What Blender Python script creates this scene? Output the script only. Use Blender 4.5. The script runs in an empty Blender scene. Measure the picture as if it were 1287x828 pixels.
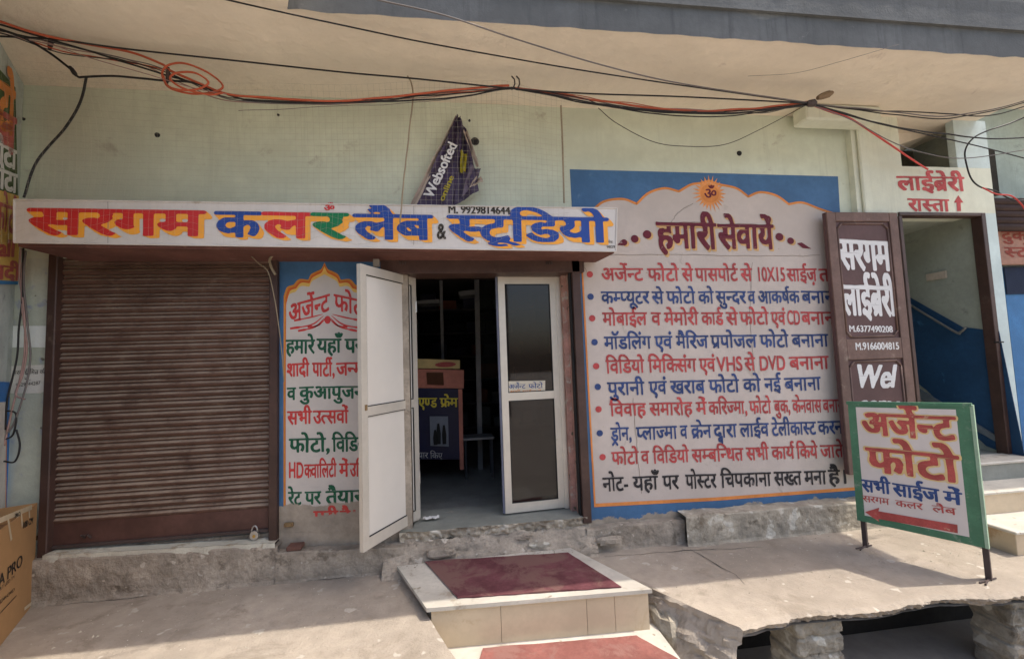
import bpy, math, random
import numpy as np
from mathutils import Vector, noise
random.seed(7)
SC = bpy.context.scene
COL = SC.collection

# ------------------------------------------------------------------ camera, world, sun, exposure
PW, PH, FL = 1287.0, 828.0, 540.0
YAW, PITCH, ROLL = [math.radians(a) for a in (7.46, 3.97, -2.06)]
CAM = np.array([0.0, 0.0, 1.8])
def _rot(y, p, r):
    cy, sy, cp, sp, cr, sr = math.cos(y), math.sin(y), math.cos(p), math.sin(p), math.cos(r), math.sin(r)
    f = np.array([sy*cp, cy*cp, sp]); rt = np.array([cy, -sy, 0.0]); up = np.cross(rt, f)
    return cr*rt + sr*up, -sr*rt + cr*up, f
CR, CU, CF = _rot(YAW, PITCH, ROLL)
cam = bpy.data.cameras.new('camera'); cam.sensor_width = 36; cam.lens = FL*36/PW
cam.clip_start = .05; cam.clip_end = 400
co = bpy.data.objects.new('camera', cam); COL.objects.link(co); SC.camera = co
from mathutils import Matrix
co.matrix_world = Matrix(((CR[0], CU[0], -CF[0], CAM[0]), (CR[1], CU[1], -CF[1], CAM[1]), (CR[2], CU[2], -CF[2], CAM[2]), (0, 0, 0, 1)))

SUN = Vector((.53, -.062, 1.0)).normalized()
W = bpy.data.worlds.new('World'); SC.world = W; W.use_nodes = True
nt = W.node_tree; bg = nt.nodes['Background']
sky = nt.nodes.new('ShaderNodeTexSky'); sky.sky_type = 'NISHITA'; sky.sun_disc = False
sky.sun_elevation = math.asin(SUN.z); sky.sun_rotation = math.atan2(SUN.x, SUN.y)
sky.air_density = 1.0; sky.dust_density = 4.0; sky.ozone_density = .6
nt.links.new(sky.outputs[0], bg.inputs[0]); bg.inputs[1].default_value = .15
sl = bpy.data.lights.new('sun', 'SUN'); sl.energy = 2.0; sl.angle = math.radians(.5); sl.color = (1, .93, .82)
so = bpy.data.objects.new('sun', sl); COL.objects.link(so)
so.rotation_euler = SUN.to_track_quat('Z', 'Y').to_euler()
SC.view_settings.view_transform = 'Standard'; SC.view_settings.look = 'None'
SC.view_settings.exposure = 1.15; SC.view_settings.gamma = 1
SC.cycles.max_bounces = 8; SC.cycles.diffuse_bounces = 5

# ------------------------------------------------------------------ pixel of the photograph -> point on a real plane
def ray(x, y): return (x-643.5)*CR - (y-414)*CU + FL*CF
def onY(x, y, Y): d = ray(x, y); return CAM + d*(Y/d[1])
def onZ(x, y, z): d = ray(x, y); return CAM + d*((z-CAM[2])/d[2])
class Frame:
    def __init__(s, o, u, v=(0, 0, 1)):
        s.o = np.array(o, float); s.u = np.array(u, float); s.u /= np.linalg.norm(s.u)
        s.v = np.array(v, float); s.v /= np.linalg.norm(s.v); s.n = np.cross(s.u, s.v)
    def hit(s, px, py):
        d = ray(px, py); t = np.dot(s.o-CAM, s.n)/np.dot(d, s.n); p = CAM + d*t - s.o
        return np.array([np.dot(p, s.u), np.dot(p, s.v)])
    def P(s, a, b, h=0.0): return s.o + s.u*a + s.v*b + s.n*h
WY = 3.76
WALL = Frame((0, WY, 0), (1, 0, 0))        # n = (0,-1,0), towards the street

# ------------------------------------------------------------------ materials
def lin(c): return tuple((x/12.92 if x <= .04045 else ((x+.055)/1.055)**2.4) for x in c)
MATS = {}
def mat(name, col, rough=.85, var=.18, vs=2.5, bump=.25, bs=60, spec=.3, dirt=None, wear=None, metal=0, streak=0, bump2=0, spots=None, dust_highlight=None):
    """col linear. var: value variation; dirt=(colour, threshold, scale); wear=(z0, amp, scale, colour): paint gone below a ragged line"""
    if name in MATS: return MATS[name]
    m = bpy.data.materials.new(name); m.use_nodes = True; n = m.node_tree.nodes; l = m.node_tree.links
    b = n['Principled BSDF']; b.inputs['Roughness'].default_value = rough; b.inputs['Metallic'].default_value = metal
    b.inputs['Specular IOR Level'].default_value = spec
    g = n.new('ShaderNodeNewGeometry'); pos = g.outputs['Position']
    def noi(scale, detail=5, r=.6, vec=pos, dist=0):
        t = n.new('ShaderNodeTexNoise'); t.inputs['Scale'].default_value = scale; t.inputs['Detail'].default_value = detail
        t.inputs['Roughness'].default_value = r; t.inputs['Distortion'].default_value = dist; l.new(vec, t.inputs['Vector']); return t.outputs['Fac']
    def ramp(v, a, c):
        t = n.new('ShaderNodeMapRange'); t.interpolation_type = 'SMOOTHSTEP'; t.inputs[1].default_value = a; t.inputs[2].default_value = c
        l.new(v, t.inputs[0]); return t.outputs[0]
    def mix(f, A, B):
        t = n.new('ShaderNodeMix'); t.data_type = 'RGBA'
        for k, s in ((0, f), (6, A), (7, B)):
            if isinstance(s, tuple): t.inputs[k].default_value = (*s[:3], 1)
            elif isinstance(s, float): t.inputs[k].default_value = s
            else: l.new(s, t.inputs[k])
        return t.outputs[2]
    hi = tuple(min(1, c*(1+var)) for c in col); lo = tuple(c*(1-var) for c in col)
    c = mix(ramp(noi(vs, 6, .65), .3, .7), lo, hi)
    c = mix(ramp(noi(vs*9, 4), .35, .75), c, mix(.5, c, tuple(x*(1-var*1.2) for x in col)))
    if streak:
        mp = n.new('ShaderNodeMapping'); mp.inputs['Scale'].default_value = (18, 18, 1.1); l.new(pos, mp.inputs[0])
        c = mix(ramp(noi(1, 5, .7, mp.outputs[0]), .5, .8), c, tuple(x*(1-streak) for x in col))
    if dirt:
        dc, th, ds = dirt; c = mix(ramp(noi(ds, 8, .7, dist=.4), th, th+.12), c, dc)
    if spots:
        dc, th, ds = spots; c = mix(ramp(noi(ds, 2, .5), th, th+.05), c, dc)
    if wear:
        z0, amp, ws, wc = wear
        sx = n.new('ShaderNodeSeparateXYZ'); l.new(pos, sx.inputs[0])
        w1 = noi(ws, 9, .68)
        ma = n.new('ShaderNodeMath'); ma.operation = 'MULTIPLY_ADD'; l.new(w1, ma.inputs[0]); ma.inputs[1].default_value = amp; l.new(sx.outputs[2], ma.inputs[2])
        f = ramp(ma.outputs[0], z0+amp*.5+.008, z0+amp*.5-.008)
        # map range with reversed ends: 1 below the line
        wv = mix(ramp(noi(6, 7, .7), .3, .7), tuple(x*.78 for x in wc), tuple(min(1, x*1.15) for x in wc))
        c = mix(f, c, wv)
    if dust_highlight:                                                     # dusty tone on upward faces that also paints in highlight lines
        sn = n.new('ShaderNodeSeparateXYZ'); l.new(g.outputs['Normal'], sn.inputs[0])
        dn = n.new('ShaderNodeMath'); dn.operation = 'MULTIPLY'; l.new(ramp(sn.outputs[2], .12, .6), dn.inputs[0]); l.new(ramp(noi(5, 6, .7), .2, .65), dn.inputs[1])
        c = mix(dn.outputs[0], c, dust_highlight)
    l.new(c, b.inputs['Base Color'])
    if bump:
        bp = n.new('ShaderNodeBump'); bp.inputs['Strength'].default_value = bump; bp.inputs['Distance'].default_value = .01
        l.new(noi(bs, 5, .65), bp.inputs['Height'])
        if bump2:
            b2 = n.new('ShaderNodeBump'); b2.inputs['Strength'].default_value = bump2; b2.inputs['Distance'].default_value = .05
            l.new(noi(7, 6, .6), b2.inputs['Height']); l.new(b2.outputs[0], bp.inputs['Normal'])
        l.new(bp.outputs[0], b.inputs['Normal'])
    MATS[name] = m; return m
PL = (.36, .305, .24)                                        # bare sand-cement plaster
M_green = mat('green_limewash', (.60, .635, .50), var=.1, vs=1.2, dirt=((.42, .41, .32), .62, 2.6), bump=.15, spots=((.1, .09, .07), .80, 9), streak=.12)
M_green_low = mat('green_limewash_low', (.50, .53, .44), var=.12, vs=2, dirt=((.36, .39, .45), .56, 7), streak=.2, spots=((.2, .19, .15), .73, 14))
M_libwall = mat('pale_green_wall', (.66, .67, .54), var=.09, vs=1.2, dirt=((.42, .42, .34), .66, 3), bump=.2, streak=.15)
M_bluegreen = mat('pale_blue_reveal', (.55, .64, .62), var=.1, dirt=((.36, .42, .42), .6, 5))
M_cream = mat('cream_soffit', (.78, .69, .56), var=.07, vs=1.0, bump=.25, bs=14, bump2=.35, dirt=((.58, .49, .4), .62, 2), rough=.9)
M_fascia = mat('grey_fascia', (.115, .12, .12), var=.18, vs=2, streak=.35, dirt=((.22, .22, .21), .64, 5), bump=.3)
M_plaster = mat('bare_plaster', PL, var=.28, vs=5, bump=.7, bs=45, dirt=((.2, .165, .125), .53, 8), spots=((.5, .44, .36), .66, 12), bump2=.5)
M_plaster2 = mat('pale_plaster', (.42, .37, .29), var=.3, vs=4, bump=.7, bs=45, dirt=((.2, .165, .12), .55, 6), spots=((.6, .56, .47), .60, 8), bump2=.6)
M_conc = mat('pavement_concrete', (.365, .31, .25), var=.2, vs=1.1, bump=.7, bs=70, dirt=((.28, .235, .185), .53, 2.6), spots=((.47, .42, .355), .66, 9), bump2=.3)
M_road = mat('dusty_road', (.38, .34, .29), var=.2, vs=1, bump=.5)
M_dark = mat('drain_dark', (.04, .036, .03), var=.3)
M_blue = mat('blue_wall_paint', (.055, .14, .27), var=.14, vs=3, rough=.6, dirt=((.1, .19, .31), .62, 6), wear=(.69, .2, 3.2, PL), bump=.12)
M_blueR = mat('blue_wall_paint_right', (.06, .145, .28), var=.14, vs=3, rough=.6, dirt=((.1, .19, .31), .62, 6), wear=(.375, .26, 5.0, PL), bump=.12)
M_white = mat('white_wall_paint', (.57, .52, .47), var=.06, vs=2, dirt=((.5, .43, .36), .67, 4), wear=(.69, .2, 3.2, PL), bump=.12, rough=.75)
M_whiteR = mat('white_wall_paint_right', (.54, .465, .41), var=.08, vs=1.5, dirt=((.42, .36, .30), .60, 3), wear=(.375, .26, 5.0, PL), bump=.15, rough=.75, spots=((.38, .3, .22), .76, 10))
wr = (.69, .2, 3.2, PL)
M_orange = mat('orange_border_paint', (.62, .25, .045), wear=wr, bump=.1)
M_yellow = mat('yellow_border_paint', (.78, .50, .13), wear=wr, bump=.1)
M_orangeR = mat('orange_line_paint', (.68, .25, .07), bump=.1)
M_redp = mat('red_lettering_paint', (.56, .05, .045), rough=.6, var=.12, vs=9, wear=wr, bump=.1)
M_greenp = mat('dark_green_lettering_paint', (.012, .10, .05), rough=.6, wear=wr, bump=.1)
M_redR = mat('red_lettering_worn', (.45, .065, .065), rough=.6, var=.28, vs=9, dirt=((.46, .40, .36), .62, 22), bump=.1)
M_blueRl = mat('navy_lettering_worn', (.035, .065, .19), rough=.6, var=.35, vs=9, dirt=((.46, .40, .36), .62, 22), bump=.1)
M_blackR = mat('black_lettering', (.03, .027, .03), rough=.6, var=.3, vs=9, dirt=((.46, .40, .36), .62, 22), bump=.1)
M_maroon = mat('maroon_lettering', (.13, .012, .025), rough=.6, dirt=((.46, .40, .36), .62, 22), bump=.1)
M_tan = mat('tan_letter_shadow', (.62, .38, .16), bump=.1)
M_signw = mat('white_sign_board', (.60, .555, .51), rough=.45, var=.07, vs=3, dirt=((.44, .38, .31), .60, 6), bump=.05, spec=.4)
M_sred = mat('sign_red', (.55, .03, .03), rough=.4, var=.08, bump=.04)
M_sblue = mat('sign_blue', (.02, .06, .27), rough=.4, var=.08, bump=.04)
M_sgreen = mat('sign_green', (.01, .17, .06), rough=.4, var=.08, bump=.04)
M_sor = mat('sign_orange', (.86, .37, .045), rough=.4, var=.06, bump=.04)
M_brown = mat('brown_metal', (.065, .034, .026), rough=.5, var=.25, vs=3, dirt=((.12, .08, .06), .62, 9), bump=.12, spec=.4)
M_slat = mat('brown_shutter_paint', (.10, .052, .037), rough=.5, var=.25, vs=2.2, dirt=((.14, .09, .065), .56, 5), bump=.12, spec=.35, streak=.25, dust_highlight=(.33, .25, .185))
M_slatlo = mat('shutter_bottom_paint', (.10, .05, .04), rough=.5, var=.25, dirt=((.3, .22, .17), .68, 6), bump=.1)
M_alu = mat('anodised_aluminium', (.62, .57, .49), rough=.42, var=.07, metal=.35, bump=.03, dirt=((.42, .36, .29), .66, 9), spec=.5)
M_pvc = mat('white_door_panel', (.62, .58, .52), rough=.35, var=.03, vs=1, bump=.02, dirt=((.6, .54, .46), .7, 3), spec=.45)
M_rub = mat('black_rubber', (.02, .02, .02), rough=.7, bump=0)
M_marble = mat('beige_marble', (.56, .45, .31), rough=.4, var=.1, vs=2, bump=.05, dirt=((.42, .29, .17), .56, 2.2), spec=.4)
M_marblet = mat('white_marble_tread', (.54, .50, .43), rough=.45, var=.15, vs=3, bump=.1, dirt=((.34, .29, .23), .55, 4), spots=((.3, .26, .2), .68, 16))
M_rug = mat('maroon_rug', (.18, .07, .078), rough=1, var=.25, vs=5, bump=1, bs=260, dirt=((.23, .125, .11), .46, 3), spec=.05)
M_rug2 = mat('red_foam_mat', (.30, .125, .105), rough=1, var=.2, vs=5, bump=.8, bs=200, spec=.05, dirt=((.31, .16, .135), .5, 4))
M_stone = mat('grey_threshold_stone', (.26, .265, .23), rough=.55, var=.15, bump=.15, dirt=((.36, .32, .26), .6, 6))
M_cable = mat('black_cable', (.022, .02, .02), rough=.55, bump=0)
M_cableg = mat('grey_cable', (.16, .14, .13), rough=.6, bump=0)
M_cablep = mat('pinkish_cable', (.36, .23, .2), rough=.6, bump=0)
M_cabler = mat('orange_cable', (.48, .10, .045), rough=.5, bump=0)
M_cablered = mat('red_cable', (.55, .06, .05), rough=.5, bump=0)
M_net = mat('pale_net_thread', (.42, .39, .31), rough=.8, bump=0)
M_rope = mat('rope', (.3, .24, .16), rough=.95, bump=.3, bs=300)
M_wood = mat('weathered_brown_wood', (.165, .10, .08), rough=.6, var=.22, vs=4, dirt=((.26, .19, .15), .6, 7), bump=.2, streak=.2)
M_woodp = mat('purple_brown_panel', (.115, .062, .058), rough=.6, var=.15, vs=4, dirt=((.2, .14, .12), .62, 7), bump=.1)
M_wletter = mat('white_letter_paint', (.72, .70, .68), rough=.5, var=.06, bump=.05)
M_card = mat('cardboard', (.42, .235, .10), rough=.85, var=.06, vs=2, bump=.08, bs=120, dirt=((.5, .31, .15), .66, 3))
M_cardin = mat('cardboard_inside', (.26, .14, .065), rough=.9, bump=.1)
M_tape = mat('pale_tape', (.62, .50, .33), rough=.4, bump=0)
M_print = mat('black_print', (.03, .025, .02), rough=.8, bump=0)
M_pink = mat('pink_plaster', (.42, .235, .19), var=.25, vs=6, dirt=((.45, .4, .33), .52, 9), spots=((.1, .09, .06), .66, 14), bump=.6)
M_steel = mat('dull_steel', (.45, .44, .42), rough=.4, metal=.8, bump=.05)
M_brass = mat('brass', (.5, .33, .1), rough=.4, metal=.8, bump=.05)
M_bgreen = mat('signboard_green_edge', (.075, .20, .115), rough=.5, var=.15, vs=8, dirt=((.2, .27, .2), .56, 10), bump=.1)
M_bface = mat('signboard_white_face', (.68, .62, .58), rough=.5, var=.05, bump=.05, dirt=((.5, .42, .36), .68, 9))
M_bred = mat('signboard_red', (.46, .085, .075), rough=.5, var=.25, vs=8, dirt=((.60, .42, .28), .60, 14), bump=.05)
M_byel = mat('signboard_yellow_outline', (.75, .55, .25), rough=.5, var=.1, bump=.05)
M_bblue = mat('signboard_blue', (.03, .07, .22), rough=.5, var=.15, vs=12, bump=.05)
M_legs = mat('dark_iron_leg', (.07, .05, .045), rough=.6, dirt=((.2, .1, .06), .6, 12), bump=.2)
def glassmat(name, tint, alpha, rough=.03):
    m = bpy.data.materials.new(name); m.use_nodes = True; n = m.node_tree.nodes; l = m.node_tree.links
    b = n['Principled BSDF']; b.inputs['Base Color'].default_value = (*tint, 1); b.inputs['Roughness'].default_value = rough
    b.inputs['Alpha'].default_value = alpha; b.inputs['Specular IOR Level'].default_value = .55
    return m
M_glass = glassmat('tinted_glass', (.016, .011, .009), .72)
M_clear = glassmat('partition_glass', (.03, .035, .035), .35)

# ------------------------------------------------------------------ objects
ORG = {}
def setp(o, label=None, cat=None, group=None, kind=None):
    if label: o['label'] = label
    if cat: o['category'] = cat
    if group: o['group'] = group
    if kind: o['kind'] = kind
    return o
def thing(name, loc, label, cat, group=None):
    o = bpy.data.objects.new(name, None); COL.objects.link(o); o.location = loc; o.empty_display_size = .1
    ORG[o] = np.array(loc, float); return setp(o, label, cat, group)
class MB:
    def __init__(s): s.v = []; s.f = []
    def add(s, vs, fs):
        k = len(s.v); s.v += [tuple(map(float, v)) for v in vs]; s.f += [tuple(i+k for i in f) for f in fs]; return s
    def box(s, x0, x1, y0, y1, z0, z1):
        return s.hexa([(x0, y0, z0), (x1, y0, z0), (x1, y1, z0), (x0, y1, z0), (x0, y0, z1), (x1, y0, z1), (x1, y1, z1), (x0, y1, z1)])
    def hexa(s, p):
        return s.add(p, [(0, 3, 2, 1), (4, 5, 6, 7), (0, 1, 5, 4), (1, 2, 6, 5), (2, 3, 7, 6), (3, 0, 4, 7)])
    def cbox(s, x0, x1, y0, y1, z0, z1, c=.004):
        """box with chamfered edges"""
        c = min(c, (x1-x0)*.4, (y1-y0)*.4, (z1-z0)*.4); cx, cy, cz = (x0+x1)/2, (y0+y1)/2, (z0+z1)/2
        hx, hy, hz = (x1-x0)/2, (y1-y0)/2, (z1-z0)/2; vs = []; idx = {}
        for sx in (-1, 1):
            for sy in (-1, 1):
                for sz in (-1, 1):
                    for a in range(3):
                        h = [hx-c, hy-c, hz-c]; h[a] += c; idx[(sx, sy, sz, a)] = len(vs)
                        vs.append((cx+sx*h[0], cy+sy*h[1], cz+sz*h[2]))
        fs = []
        I = lambda a, b, cc, k: idx[(a, b, cc, k)]
        for q in (-1, 1):
            fs.append((I(q, -1, -1, 0), I(q, 1, -1, 0), I(q, 1, 1, 0), I(q, -1, 1, 0)))
            fs.append((I(-1, q, -1, 1), I(1, q, -1, 1), I(1, q, 1, 1), I(-1, q, 1, 1)))
            fs.append((I(-1, -1, q, 2), I(1, -1, q, 2), I(1, 1, q, 2), I(-1, 1, q, 2)))
            for r in (-1, 1):
                fs.append((I(q, r, -1, 0), I(q, r, 1, 0), I(q, r, 1, 1), I(q, r, -1, 1)))
                fs.append((I(q, -1, r, 0), I(q, 1, r, 0), I(q, 1, r, 2), I(q, -1, r, 2)))
                fs.append((I(-1, q, r, 1), I(1, q, r, 1), I(1, q, r, 2), I(-1, q, r, 2)))
                for t in (-1, 1): fs.append((I(q, r, t, 0), I(q, r, t, 1), I(q, r, t, 2)))
        return s.add(vs, fs)
    def quadprism(s, fr, pts, h0, h1):
        """polygon given in frame coordinates, extruded from height h0 to h1 along the frame normal"""
        n = len(pts); vs = [fr.P(a, b, h0) for a, b in pts] + [fr.P(a, b, h1) for a, b in pts]
        return s.add(vs, [tuple(range(n))[::-1], tuple(range(n, 2*n))] + [(i, (i+1) % n, n+(i+1) % n, n+i) for i in range(n)])
    def tube(s, pts, r, k=6):
        pts = [np.array(p, float) for p in pts]; n = len(pts); rings = []; a = None
        for i, p in enumerate(pts):
            t = pts[min(i+1, n-1)] - pts[max(i-1, 0)]; t /= (np.linalg.norm(t)+1e-12)
            if a is None: a = np.cross(t, (0, 0, 1)) if abs(t[2]) < .9 else np.cross(t, (1, 0, 0))
            a = a - t*np.dot(a, t); a /= (np.linalg.norm(a)+1e-12); b = np.cross(t, a)
            rr = r[i] if isinstance(r, (list, tuple)) else r
            rings.append([p + rr*(math.cos(2*math.pi*j/k)*a + math.sin(2*math.pi*j/k)*b) for j in range(k)])
        vs = [v for R in rings for v in R]
        fs = [(i*k+j, i*k+(j+1) % k, (i+1)*k+(j+1) % k, (i+1)*k+j) for i in range(n-1) for j in range(k)]
        fs += [tuple(range(k))[::-1], tuple((n-1)*k+j for j in range(k))]
        return s.add(vs, fs)
    def grid(s, fn, nu, nv):
        vs = [fn(i/nu, j/nv) for j in range(nv+1) for i in range(nu+1)]
        return s.add(vs, [(j*(nu+1)+i, j*(nu+1)+i+1, (j+1)*(nu+1)+i+1, (j+1)*(nu+1)+i) for j in range(nv) for i in range(nu)])
    def build(s, name, m, parent=None, origin=None, smooth=False, label=None, cat=None, group=None, kind=None):
        me = bpy.data.meshes.new(name); o = bpy.data.objects.new(name, me); COL.objects.link(o)
        if parent is not None: org = ORG[parent]; o.parent = parent
        else:
            org = np.array(origin if origin is not None else (np.mean([v[0] for v in s.v]), np.mean([v[1] for v in s.v]), min(v[2] for v in s.v)), float)
            o.location = org
        ORG[o] = org
        me.from_pydata([tuple(np.array(v)-org) for v in s.v], [], s.f); me.materials.append(m)
        import bmesh
        bm = bmesh.new(); bm.from_mesh(me); bmesh.ops.recalc_face_normals(bm, faces=bm.faces); bm.to_mesh(me); bm.free()
        if smooth:
            me.polygons.foreach_set('use_smooth', [True]*len(me.polygons))
        return setp(o, label, cat, group, kind)
def nz(p, s=1., seed=0.): return noise.noise(Vector((p[0]*s+seed, p[1]*s+seed*1.7, p[2]*s-seed)))
def fbm(p, s, o=4): return noise.fractal(Vector(p)*s, 1.0, 2.0, o)
def spline(pts, n=10):
    """Catmull-Rom through the points"""
    P = [np.array(p, float) for p in pts]; P = [2*P[0]-P[1]] + P + [2*P[-1]-P[-2]]; out = []
    for i in range(1, len(P)-2):
        for k in range(n):
            t = k/n; a, b, c, d = P[i-1], P[i], P[i+1], P[i+2]
            out.append(.5*((2*b) + (c-a)*t + (2*a-5*b+4*c-d)*t*t + (3*b-a-3*c+d)*t**3))
    out.append(P[-2]); return out

# ------------------------------------------------------------------ lettering: glyphs -> bitmap -> outline mesh
GL = {}
EMG = 64           # raster px per em of the cached glyph
PADX, PADY = 48, 32
GH = int(EMG*2.2)
def _tris(body):
    c = bpy.data.curves.new('g', 'FONT'); c.body = body; o = bpy.data.objects.new('g', c); COL.objects.link(o)
    dg = bpy.context.evaluated_depsgraph_get(); ev = o.evaluated_get(dg); m = ev.to_mesh(); m.calc_loop_triangles()
    v = np.array([x.co[:2] for x in m.vertices]); t = np.array([x.vertices[:] for x in m.loop_triangles])
    ev.to_mesh_clear(); bpy.data.objects.remove(o); bpy.data.curves.remove(c); return v, t
def fill_tri(img, a, b, c):
    x0, x1 = int(max(0, math.floor(min(a[0], b[0], c[0])))), int(min(img.shape[1]-1, math.ceil(max(a[0], b[0], c[0]))))
    y0, y1 = int(max(0, math.floor(min(a[1], b[1], c[1])))), int(min(img.shape[0]-1, math.ceil(max(a[1], b[1], c[1]))))
    if x1 < x0 or y1 < y0: return
    X, Y = np.meshgrid(np.arange(x0, x1+1), np.arange(y0, y1+1))
    d = (b[0]-a[0])*(c[1]-a[1])-(b[1]-a[1])*(c[0]-a[0])
    if abs(d) < 1e-9: return
    s = np.sign(d); e = -.25
    w0 = ((b[0]-a[0])*(Y-a[1])-(b[1]-a[1])*(X-a[0]))*s; w1 = ((c[0]-b[0])*(Y-b[1])-(c[1]-b[1])*(X-b[0]))*s; w2 = ((a[0]-c[0])*(Y-c[1])-(a[1]-c[1])*(X-c[0]))*s
    img[y0:y1+1, x0:x1+1] |= (w0 >= e) & (w1 >= e) & (w2 >= e)
def glyph(ch):
    if ch in GL: return GL[ch]
    v, t = _tris(ch); w2 = _tris(ch+'A')[0][:, 0].max()-.667; adv = max(0., w2)
    if 0x93e <= ord(ch) <= 0x94d and ch not in 'ािीोौॉ' or ch in 'ंँ़ॅ': adv = 0.
    img = np.zeros((GH, PADX*2+int(EMG*1.3)), bool)
    P = v*EMG + (PADX, PADY+.28*EMG)
    for k in t: fill_tri(img, P[k[0]], P[k[1]], P[k[2]])
    GL[ch] = (img, adv); return GL[ch]
def stroke(img, pts, w):
    """round brush along points (em units, origin at PADX, baseline)"""
    for (a, b) in zip(pts[:-1], pts[1:]):
        n = max(2, int(math.hypot(b[0]-a[0], b[1]-a[1])*EMG))
        for k in range(n+1):
            x = (a[0]+(b[0]-a[0])*k/n)*EMG+PADX; y = (a[1]+(b[1]-a[1])*k/n)*EMG+PADY+.28*EMG; r = w*EMG/2
            x0, x1, y0, y1 = int(x-r-1), int(x+r+2), int(y-r-1), int(y+r+2)
            if x0 < 0 or y0 < 0 or y1 > img.shape[0] or x1 > img.shape[1]: continue
            X, Y = np.meshgrid(np.arange(x0, x1), np.arange(y0, y1)); img[y0:y1, x0:x1] |= (X-x)**2+(Y-y)**2 <= r*r
CONS = 'कखगघङचछजझञटठडढणतथदधनपफबभमयरलवशषसह'
MID = {'क': .40, 'फ': .42, 'ट': .30, 'ड': .30, 'द': .32, 'ह': .3, 'र': .3}
def shape(text):
    """-> list of (img, x) plus the total width, all in em"""
    x = 0.; out = []; i = 0; n = len(text)
    def put(img, dx=0.): out.append((img, x+dx))
    while i < n:
        ch = text[i]
        if ch == ' ': x += .26; i += 1; continue
        if ch in CONS:
            cl = [ch]; i += 1
            while i+1 < n and text[i] == '्' and text[i+1] in CONS: cl.append(text[i+1]); i += 2
            marks = ''
            while i < n and text[i] in 'ािीुूेैोौॉंँ़ॅ': marks += text[i]; i += 1
            reph = len(cl) > 1 and cl[0] == 'र'
            if reph: cl = cl[1:]
            rak = len(cl) > 1 and cl[-1] == 'र'
            if rak: cl = cl[:-1]
            va = len(cl) > 1 and cl[-2:] == ['द', 'व']
            if va: cl = cl[:-1]
            if 'ि' in marks: put(glyph('ि')[0]); x += .262
            for h in cl[:-1]:
                g, a = glyph(h); g = g.copy(); cut = a-(.10 if h in 'कफ' else .175)
                g[:, int(PADX+cut*EMG):] = False; put(g); x += cut
            b = cl[-1]; g, a = glyph(b); put(g); st = MID.get(b, a-.13); x0 = x
            z = lambda: np.zeros_like(g)
            if rak:
                s = z()
                if b in 'टड': stroke(s, [(.12, -.2), (.3, -.04), (.48, -.2)], .085)
                else: stroke(s, [(st, .24), (st-.12, .12), (st-.27, .04)], .085)
                put(s)
            if va:
                s = z(); stroke(s, [(.42, -.02), (.3, -.08), (.3, -.18), (.42, -.2), (.47, -.1), (.5, .02), (.5, -.26)], .075); put(s)
            x += a
            for mk in marks:
                if mk in 'ि': continue
                if mk == 'ॉ':
                    put(glyph('ा')[0]); put(glyph('ॅ')[0], .273-.02); x += .273; continue
                gg, aa = glyph(mk)
                dx = 0.
                if mk in 'ुू' and b in 'कफ': dx = -.28
                put(gg, dx)
                x += .273 if mk in 'ाीोौ' else 0.
            if reph:
                s = z(); stroke(s, [(0, .62), (-.07, .70), (-.075, .79), (-.01, .85), (.08, .84)], .085)
                sx = x-x0-.13 if any(m in 'ाीोौ' for m in marks) else st
                if any(m in 'े' for m in marks): sx += .02
                put(s, sx - (x-x0) if True else 0)
            continue
        g, a = glyph(ch); put(g); x += a; i += 1
        if ch in 'अआउऊएईइ':
            while i < n and text[i] in 'ंँै़': put(glyph(text[i])[0]); i += 1
    return out, x
def dilate(b, rx, ry):
    o = b.copy()
    R = int(math.ceil(ry)); 
    for dy in range(-R, R+1):
        if abs(dy) > ry+.01: continue
        k = int(round(rx*math.sqrt(max(0, 1-(dy/max(ry, .01))**2)))) if ry > 0 else int(round(rx))
        for dx in (range(-k, k+1) if k < 4 else list(range(-k, k, 2))+[k]):
            o |= np.roll(np.roll(b, dy, 0), dx, 1)
    return o
def bitmap(text, bold=(.02, .02), slant=0.):
    items, w = shape(text); Wpx = int(w*EMG)+PADX*2+int(EMG*1.2)
    B = np.zeros((GH, Wpx), bool)
    for img, x in items:
        k = int(round(x*EMG)); a = 0
        if k < 0: a = -k; k = 0
        e = min(Wpx-k, img.shape[1]-a); B[:, k:k+e] |= img[:, a:a+e]
    B = dilate(B, bold[0]*EMG, bold[1]*EMG)
    if slant:
        for j in range(GH): B[j] = np.roll(B[j], int(round((j-PADY-.28*EMG)*slant)))
    return B, w
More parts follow.
